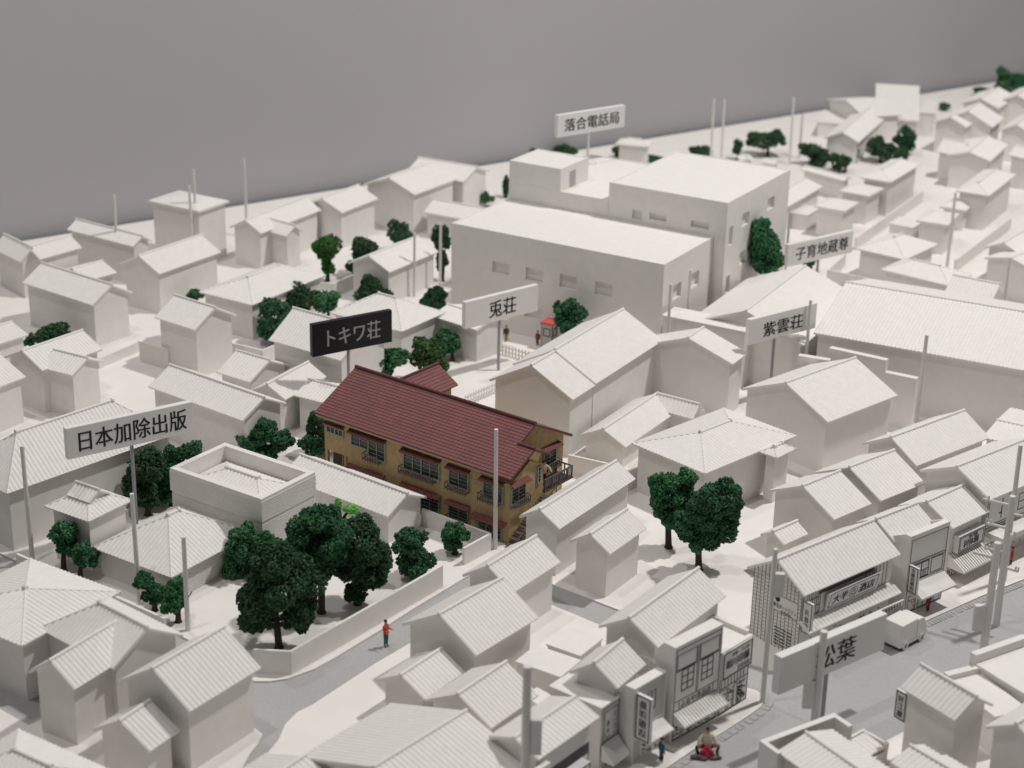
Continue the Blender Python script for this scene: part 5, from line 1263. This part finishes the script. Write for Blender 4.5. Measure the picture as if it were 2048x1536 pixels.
def make_tree(tg, x, y, z, tone, form, blobs):
    random.seed(hash(tg) % 1000 if False else sum(ord(c)*(i+3) for i, c in enumerate(tg)))
    dist = sqrt(x*x+y*y)
    small = max(b[2]*b[3] for b in blobs) < .25
    nm = 'tree' if blobs[0][1] > .9 else 'shrub'
    root = thing(nm, TL[tg], nm, (x, y, z), 0, 'green model trees')
    vs, fs = [], []
    sz = .105 if dist < 125 else (.135 if dist < 160 else .17)
    centers = []
    for (bx, bz, rx, rz) in blobs:
        ry = (rx*.9+rz*.2); dy = random.uniform(-.25, .25)*rx
        centers.append((Vector((bx, dy, bz)), Vector((rx, ry, rz))*1.03))
    for c, r in centers:
        lobes = [(c, r*.72)]
        nl = 12 if dist < 125 else 7
        for k in range(nl):
            d = rnd_dir(); q = random.uniform(.24, .44)
            lobes.append((c+Vector((d.x*r.x, d.y*r.y, d.z*r.z))*random.uniform(.6, .82), r*q))
        for lc, lr in lobes:
            area = 4*pi*((lr.x*lr.y)**.8+(lr.x*lr.z)**.8+(lr.y*lr.z)**.8)/3
            n = int(area/(sz*sz*1.75))
            n = max(12, min(n, 900))
            for k in range(n):
                d = rnd_dir(); q = random.uniform(.80, 1.06) if random.random() < .8 else random.uniform(.3, .9)
                p = lc+Vector((d.x*lr.x, d.y*lr.y, d.z*lr.z))*q
                if p.z < .12: p.z = .12+random.uniform(0, .2)
                s_ = sz*random.uniform(.6, 1.35)
                ax = rnd_dir(); bx_ = ax.orthogonal().normalized(); cx_ = ax.cross(bx_)
                i = len(vs); e = (random.uniform(.55, 1.3), random.uniform(.55, 1.3), random.uniform(.4, .9))
                for v in OCT[0]: vs.append(p+(ax*(v.x*e[0])+bx_*(v.y*e[1])+cx_*(v.z*e[2]))*s_*random.uniform(.75, 1.2))
                fs += [tuple(i+t for t in f) for f in OCT[1]]
    me = bpy.data.meshes.new('crown'); me.from_pydata(vs, [], fs); me.materials.append(LEAF[tone]); me.update()
    o = bpy.data.objects.new('crown', me); COL.objects.link(o); o.parent = root
    mb = MB()
    zt = max(b[1] for b in blobs); r0 = .10+.05*sqrt(zt)
    jog = Vector((random.uniform(-.15, .15), random.uniform(-.1, .1), zt*.45)); m0 = Vector((0, 0, -.1))
    xs = sum(b[0] for b in blobs)/len(blobs)
    mb.tube(m0, Vector((0, 0, .15)), r0*1.6, r0, 9); mb.tube(Vector((0, 0, .12)), jog, r0, r0*.8, 9)
    for c, r in centers:
        mid = jog+(c-jog)*.5+Vector((random.uniform(-.1, .1), random.uniform(-.1, .1), .08)); mb.tube(jog-Vector((0,0,.05)), mid, r0*.72, r0*.5, 7); mb.tube(mid, c+Vector((0, 0, r.z*.3)), r0*.5, r0*.22, 6)
    mb.build('trunk', M['trunk'], root)
for t in TR: make_tree(*t)
random.seed(99)

# ------------------------------------------------------------------ little people
def person(label, loc, rz, h, top, legs, arms='down', pose='stand', hair=True, held=None, shoes=(.03, .025, .02)):
    root = thing('person', label, 'person', (loc[0], loc[1], loc[2] if len(loc) > 2 else -.09), rz, 'painted figures')
    V, E, Rr = [], [], []
    def j(p, r, par=None):
        V.append(Vector(p)); Rr.append(r)
        if par is not None: E.append((par, len(V)-1))
        return len(V)-1
    hip = .50; kn = .27
    pel = j((0, 0, .50), .085)
    if pose == 'stand':
        for s in (-1, 1):
            th = j((s*.048, 0, .47), .062, pel); k = j((s*.052, -.012, .27), .046, th); an = j((s*.056, .012, .045), .030, k); j((s*.06, -.075, .018), .024, an)
        ch = j((0, .0, .66), .082, pel); sh = j((0, .008, .785), .078, ch)
    elif pose == 'walk':
        for s, d in ((-1, -.09), (1, .08)):
            th = j((s*.045, 0, .47), .062, pel); k = j((s*.05, d*.5-.012, .27), .046, th); an = j((s*.055, d+.015, .045), .030, k); j((s*.058, d-.07, .018), .024, an)
        ch = j((0, -.01, .66), .085, pel); sh = j((0, -.012, .785), .08, ch)
    else:   # squat with wide knees
        V[0] = Vector((0, .02, .20)); Rr[0] = .115
        for s in (-1, 1):
            th = j((s*.09, 0, .19), .085, pel); k = j((s*.33, -.14, .27), .070, th); an = j((s*.27, -.16, .06), .045, k); j((s*.30, -.25, .025), .036, an)
        ch = j((0, -.02, .38), .17, pel); sh = j((0, -.03, .60), .125, ch)
    b = V[sh]
    nk = j(b+Vector((0, -.004, .065)), .034, sh); hd = j(b+Vector((0, -.014, .115)), .056, nk); tp = j(b+Vector((0, -.008, .175)), .050, hd)
    j(V[hd]+Vector((0, -.052, -.004)), .014, hd)
    for s in (-1, 1):
        sd_ = j(b+Vector((s*.105, 0, -.012)), .045, sh)
        if arms == 'down':
            el = j(b+Vector((s*.135, .015, -.165)), .034, sd_); wr = j(b+Vector((s*.135, -.03, -.30)), .024, el); hv = Vector((0, -.02, -.05))
        elif arms == 'forward':
            el = j(b+Vector((s*.125, -.02, -.155)), .034, sd_); wr = j(b+Vector((s*.10, -.19, -.12)), .024, el); hv = Vector((0, -.055, 0))
        elif arms == 'wide':
            el = j(b+Vector((s*.22, -.02, -.15)), .085, sd_); wr = j(b+Vector((s*.25, -.12, -.27)), .06, el); hv = Vector((0, -.035, -.035))
        hn = j(V[wr]+hv*.7, .021, wr)
        lat = Vector((1, 0, 0))
        for q, ln in ((-.018, .85), (-.006, 1.0), (.006, .95), (.018, .75)): j(V[hn]+lat*q+hv*ln*.9, .0062, hn)
        j(V[hn]+lat*(-s*.03)+hv*.35, .0065, hn)
    me = bpy.data.meshes.new('body'); me.from_pydata([v*h for v in V], E, [])
    ob = bpy.data.objects.new('body', me); COL.objects.link(ob)
    sk = ob.modifiers.new('skin', 'SKIN'); sub = ob.modifiers.new('sub', 'SUBSURF'); sub.levels = 1; sub.render_levels = 1
    for i, r_ in enumerate(Rr):
        s_ = me.skin_vertices[0].data[i]; s_.radius = (r_*h, r_*h); s_.use_root = (i == 0)
    dg = bpy.context.evaluated_depsgraph_get()
    m2 = bpy.data.meshes.new_from_object(ob.evaluated_get(dg))
    bpy.data.objects.remove(ob); bpy.data.meshes.remove(me); m2.name = 'body'
    mats = [mat('figure_skin', (.50, .26, .17), .6), mat('figure_top', top, .65), mat('figure_legs', legs, .65), mat('figure_shoes', shoes, .6)]
    for mm in mats: m2.materials.append(mm)
    wrs = [V[i]*h for i in range(len(V))]
    zc = b.z*h
    for p in m2.polygons:
        c = p.center; p.use_smooth = True
        nearest = min(range(len(V)), key=lambda i: (wrs[i]-c).length)
        r_ = Rr[nearest]
        if c.z > zc+.045*h: k = 0
        elif r_ < .024 and c.z > .10*h and abs(c.x) > .05*h: k = 0
        elif c.z < .05*h: k = 3
        elif pose != 'squat' and c.z < .47*h and abs(c.x) < .105*h: k = 2
        elif pose == 'squat' and (c.z < .16*h or (c.z < .36*h and nearest in (1, 2, 3, 4, 5, 6, 7, 8))): k = 2
        else: k = 1
        p.material_index = k
    bo = bpy.data.objects.new('body', m2); COL.objects.link(bo); bo.parent = root
    if hair:
        v, f = ico(); mb = MB(); c = (V[hd]*.35+V[tp]*.65)*h+Vector((0, .012*h, .018*h))
        pts = [c+Vector((p.x*.064, p.y*.07, p.z*.056))*h for p in v]; mb.add(pts, f); mb.build('hair', M['hair'], root, smooth=True)
    return root
PTS = PT
person('man in red shirt and green trousers reading in the empty side street', PTS['man'], R(55), 1.65, (.62, .085, .075), (.035, .13, .085), 'forward')
person('person in dark green jacket and mustard trousers on the strip before the office block', PTS['dark'], R(10), 1.48, (.035, .05, .035), (.24, .19, .02), 'down', 'walk')
person('person in rust red coat beside the red-topped telephone box', PTS['red'], R(-30), 1.35, (.24, .05, .02), (.045, .035, .03), 'down')
person('person in maroon coat standing under the plain awning of the vertical-sign shop', PTS['shop_red'], R(-140), 1.42, (.20, .02, .025), (.14, .02, .02), 'down')
person('person in teal coat on the pavement in front of the striped awning shops', PTS['teal'], R(120), 1.46, (.01, .13, .15), (.02, .045, .075), 'down')
person('person in bright red coat at the far end of the shop row', PTS['far_red'], R(-120), 1.25, (.55, .035, .03), (.10, .03, .03), 'down')
pr = person('person in cream jacket crouching with knees apart at the street kerb', PTS['crouch'], R(8), 1.75, (.62, .56, .46), (.012, .014, .03), 'wide', 'squat')
def lump(name, pts, mt, lab, cat):
    v, f = ico(); mb = MB()
    for (x, y, z, rx, ry, rz) in pts:
        mb.add([(x+p.x*rx, y+p.y*ry, z+p.z*rz) for p in v], f)
    o = mb.build(name, mt, None, smooth=True)
    rm = o.modifiers.new('merge', 'REMESH'); rm.mode = 'VOXEL'; rm.voxel_size = .045
    o.location = (PTS['crouch'][0], PTS['crouch'][1], -.09); o.scale = (.88, .88, .85); return tag(o, lab, cat)
lump('cloth_bundle', [(0, -.42, .42, .30, .22, .26), (.18, -.55, .28, .26, .2, .26), (-.2, -.55, .30, .24, .2, .24), (.02, -.62, .14, .34, .22, .16), (.25, -.5, .12, .2, .2, .14)], mat('red_cloth', (.40, .028, .04), .8, .4, 6), 'crumpled red cloth bundle held in front of the crouching figure', 'cloth')
lump('blanket', [(-.45, -.75, .13, .3, .2, .15), (-.75, -.72, .10, .25, .2, .12), (-.2, -.85, .09, .3, .17, .1), (.35, -.8, .09, .3, .14, .09), (.65, -.72, .10, .22, .16, .11)], mat('brown_cloth', (.12, .09, .08), .85, .4, 6), 'grey-brown blanket lying on the road under the red cloth bundle', 'blanket')
# person on the landing of the apartment house
bp = tok.matrix_basis @ Vector((UE+.62, 4.25, 2.35))
person('person in cream jacket and dull red trousers on the landing of the ochre apartment house', (bp.x, bp.y, bp.z), R(30), 1.62, (.50, .44, .35), (.16, .06, .055), 'wide', 'stand')

# ------------------------------------------------------------------ telephone box
bx = thing('telephone_box', 'grey telephone box with a red roof before the office block', 'telephone box', (PTS['booth'][0]+.15, PTS['booth'][1], 0), R(-30))
mb = MB(); mb.box(-.5, -.45, -.09, .5, .45, 2.05); mb.build('cabin', mat('booth_grey', (.50, .485, .47), .6), bx)
mb = MB(); mb.add([(-.56, -.51, 2.05), (.56, -.51, 2.05), (.56, .51, 2.05), (-.56, .51, 2.05), (-.56, -.51, 2.2), (.56, -.51, 2.2), (.56, .51, 2.2), (-.56, .51, 2.2), (-.25, -.2, 2.42), (.25, -.2, 2.42), (.25, .2, 2.42), (-.25, .2, 2.42)],
    [(3,2,1,0),(0,1,5,4),(1,2,6,5),(2,3,7,6),(3,0,4,7),(4,5,9,8),(5,6,10,9),(6,7,11,10),(7,4,8,11),(8,9,10,11)]); mb.build('roof', M['red'], bx)
for (o, u, n) in (((-.5, -.45, 0), (1, 0, 0), (0, -1, 0)), ((.5, -.45, 0), (0, 1, 0), (1, 0, 0))):
    fr = Front(bx, o, u, n); wd = 1.0 if n[1] else .9
    fr.window(.17, 1.05, wd-.15, 1.75, 1, 1, 'inkg', .09)
    fr.lines('cabin_edge', [(0.0, -.05, .05, 2.03), (wd-.05, -.05, wd, 2.03)], 'inkg')

# ------------------------------------------------------------------ small delivery van
vx, vy = 22.1, 88.55
van = thing('delivery_van', 'small plain white van parked on the main street behind the name board', 'van', (vx, vy, -.095), R(43))
mb = MB()
sidep = [(-1.25, .22), (1.2, .22), (1.28, .45), (1.2, .85), (.92, 1.42), (.72, 1.5), (.30, 1.52), (.28, 1.62), (-1.18, 1.62), (-1.27, .8)]
A = [(x, -.62, z) for x, z in sidep]; Bv = [(x, .62, z) for x, z in sidep]; n = len(sidep)
mb.add(A+Bv, [tuple(range(n)), tuple(range(2*n-1, n-1, -1))]+[((k+1) % n, k, n+k, n+(k+1) % n) for k in range(n)])
bd = mb.build('body', M['white'], van); bv = bd.modifiers.new('soft_edge', 'BEVEL'); bv.width = .05; bv.segments = 2
for sx in (-.72, .78):
    for sy in (-1, 1):
        mb = MB(); mb.tube((sx, sy*.5, .24), (sx, sy*.655, .24), .245, .245, 18); wh = mb.build('wheel', M['white'], van)
        mb = MB(); mb.tube((sx, sy*.655, .24), (sx, sy*.662, .24), .14, .14, 14); mb.build('hub', M['tyre'], wh)
for sy in (-1, 1):
    fr = Front(van, (-1.2, sy*.62, 0), (1, 0, 0), (0, sy, 0)); fr.lines('door_line', [(1.45, .4, 1.47, 1.45), (.1, .46, 2.3, .475)], 'inkw', .008)
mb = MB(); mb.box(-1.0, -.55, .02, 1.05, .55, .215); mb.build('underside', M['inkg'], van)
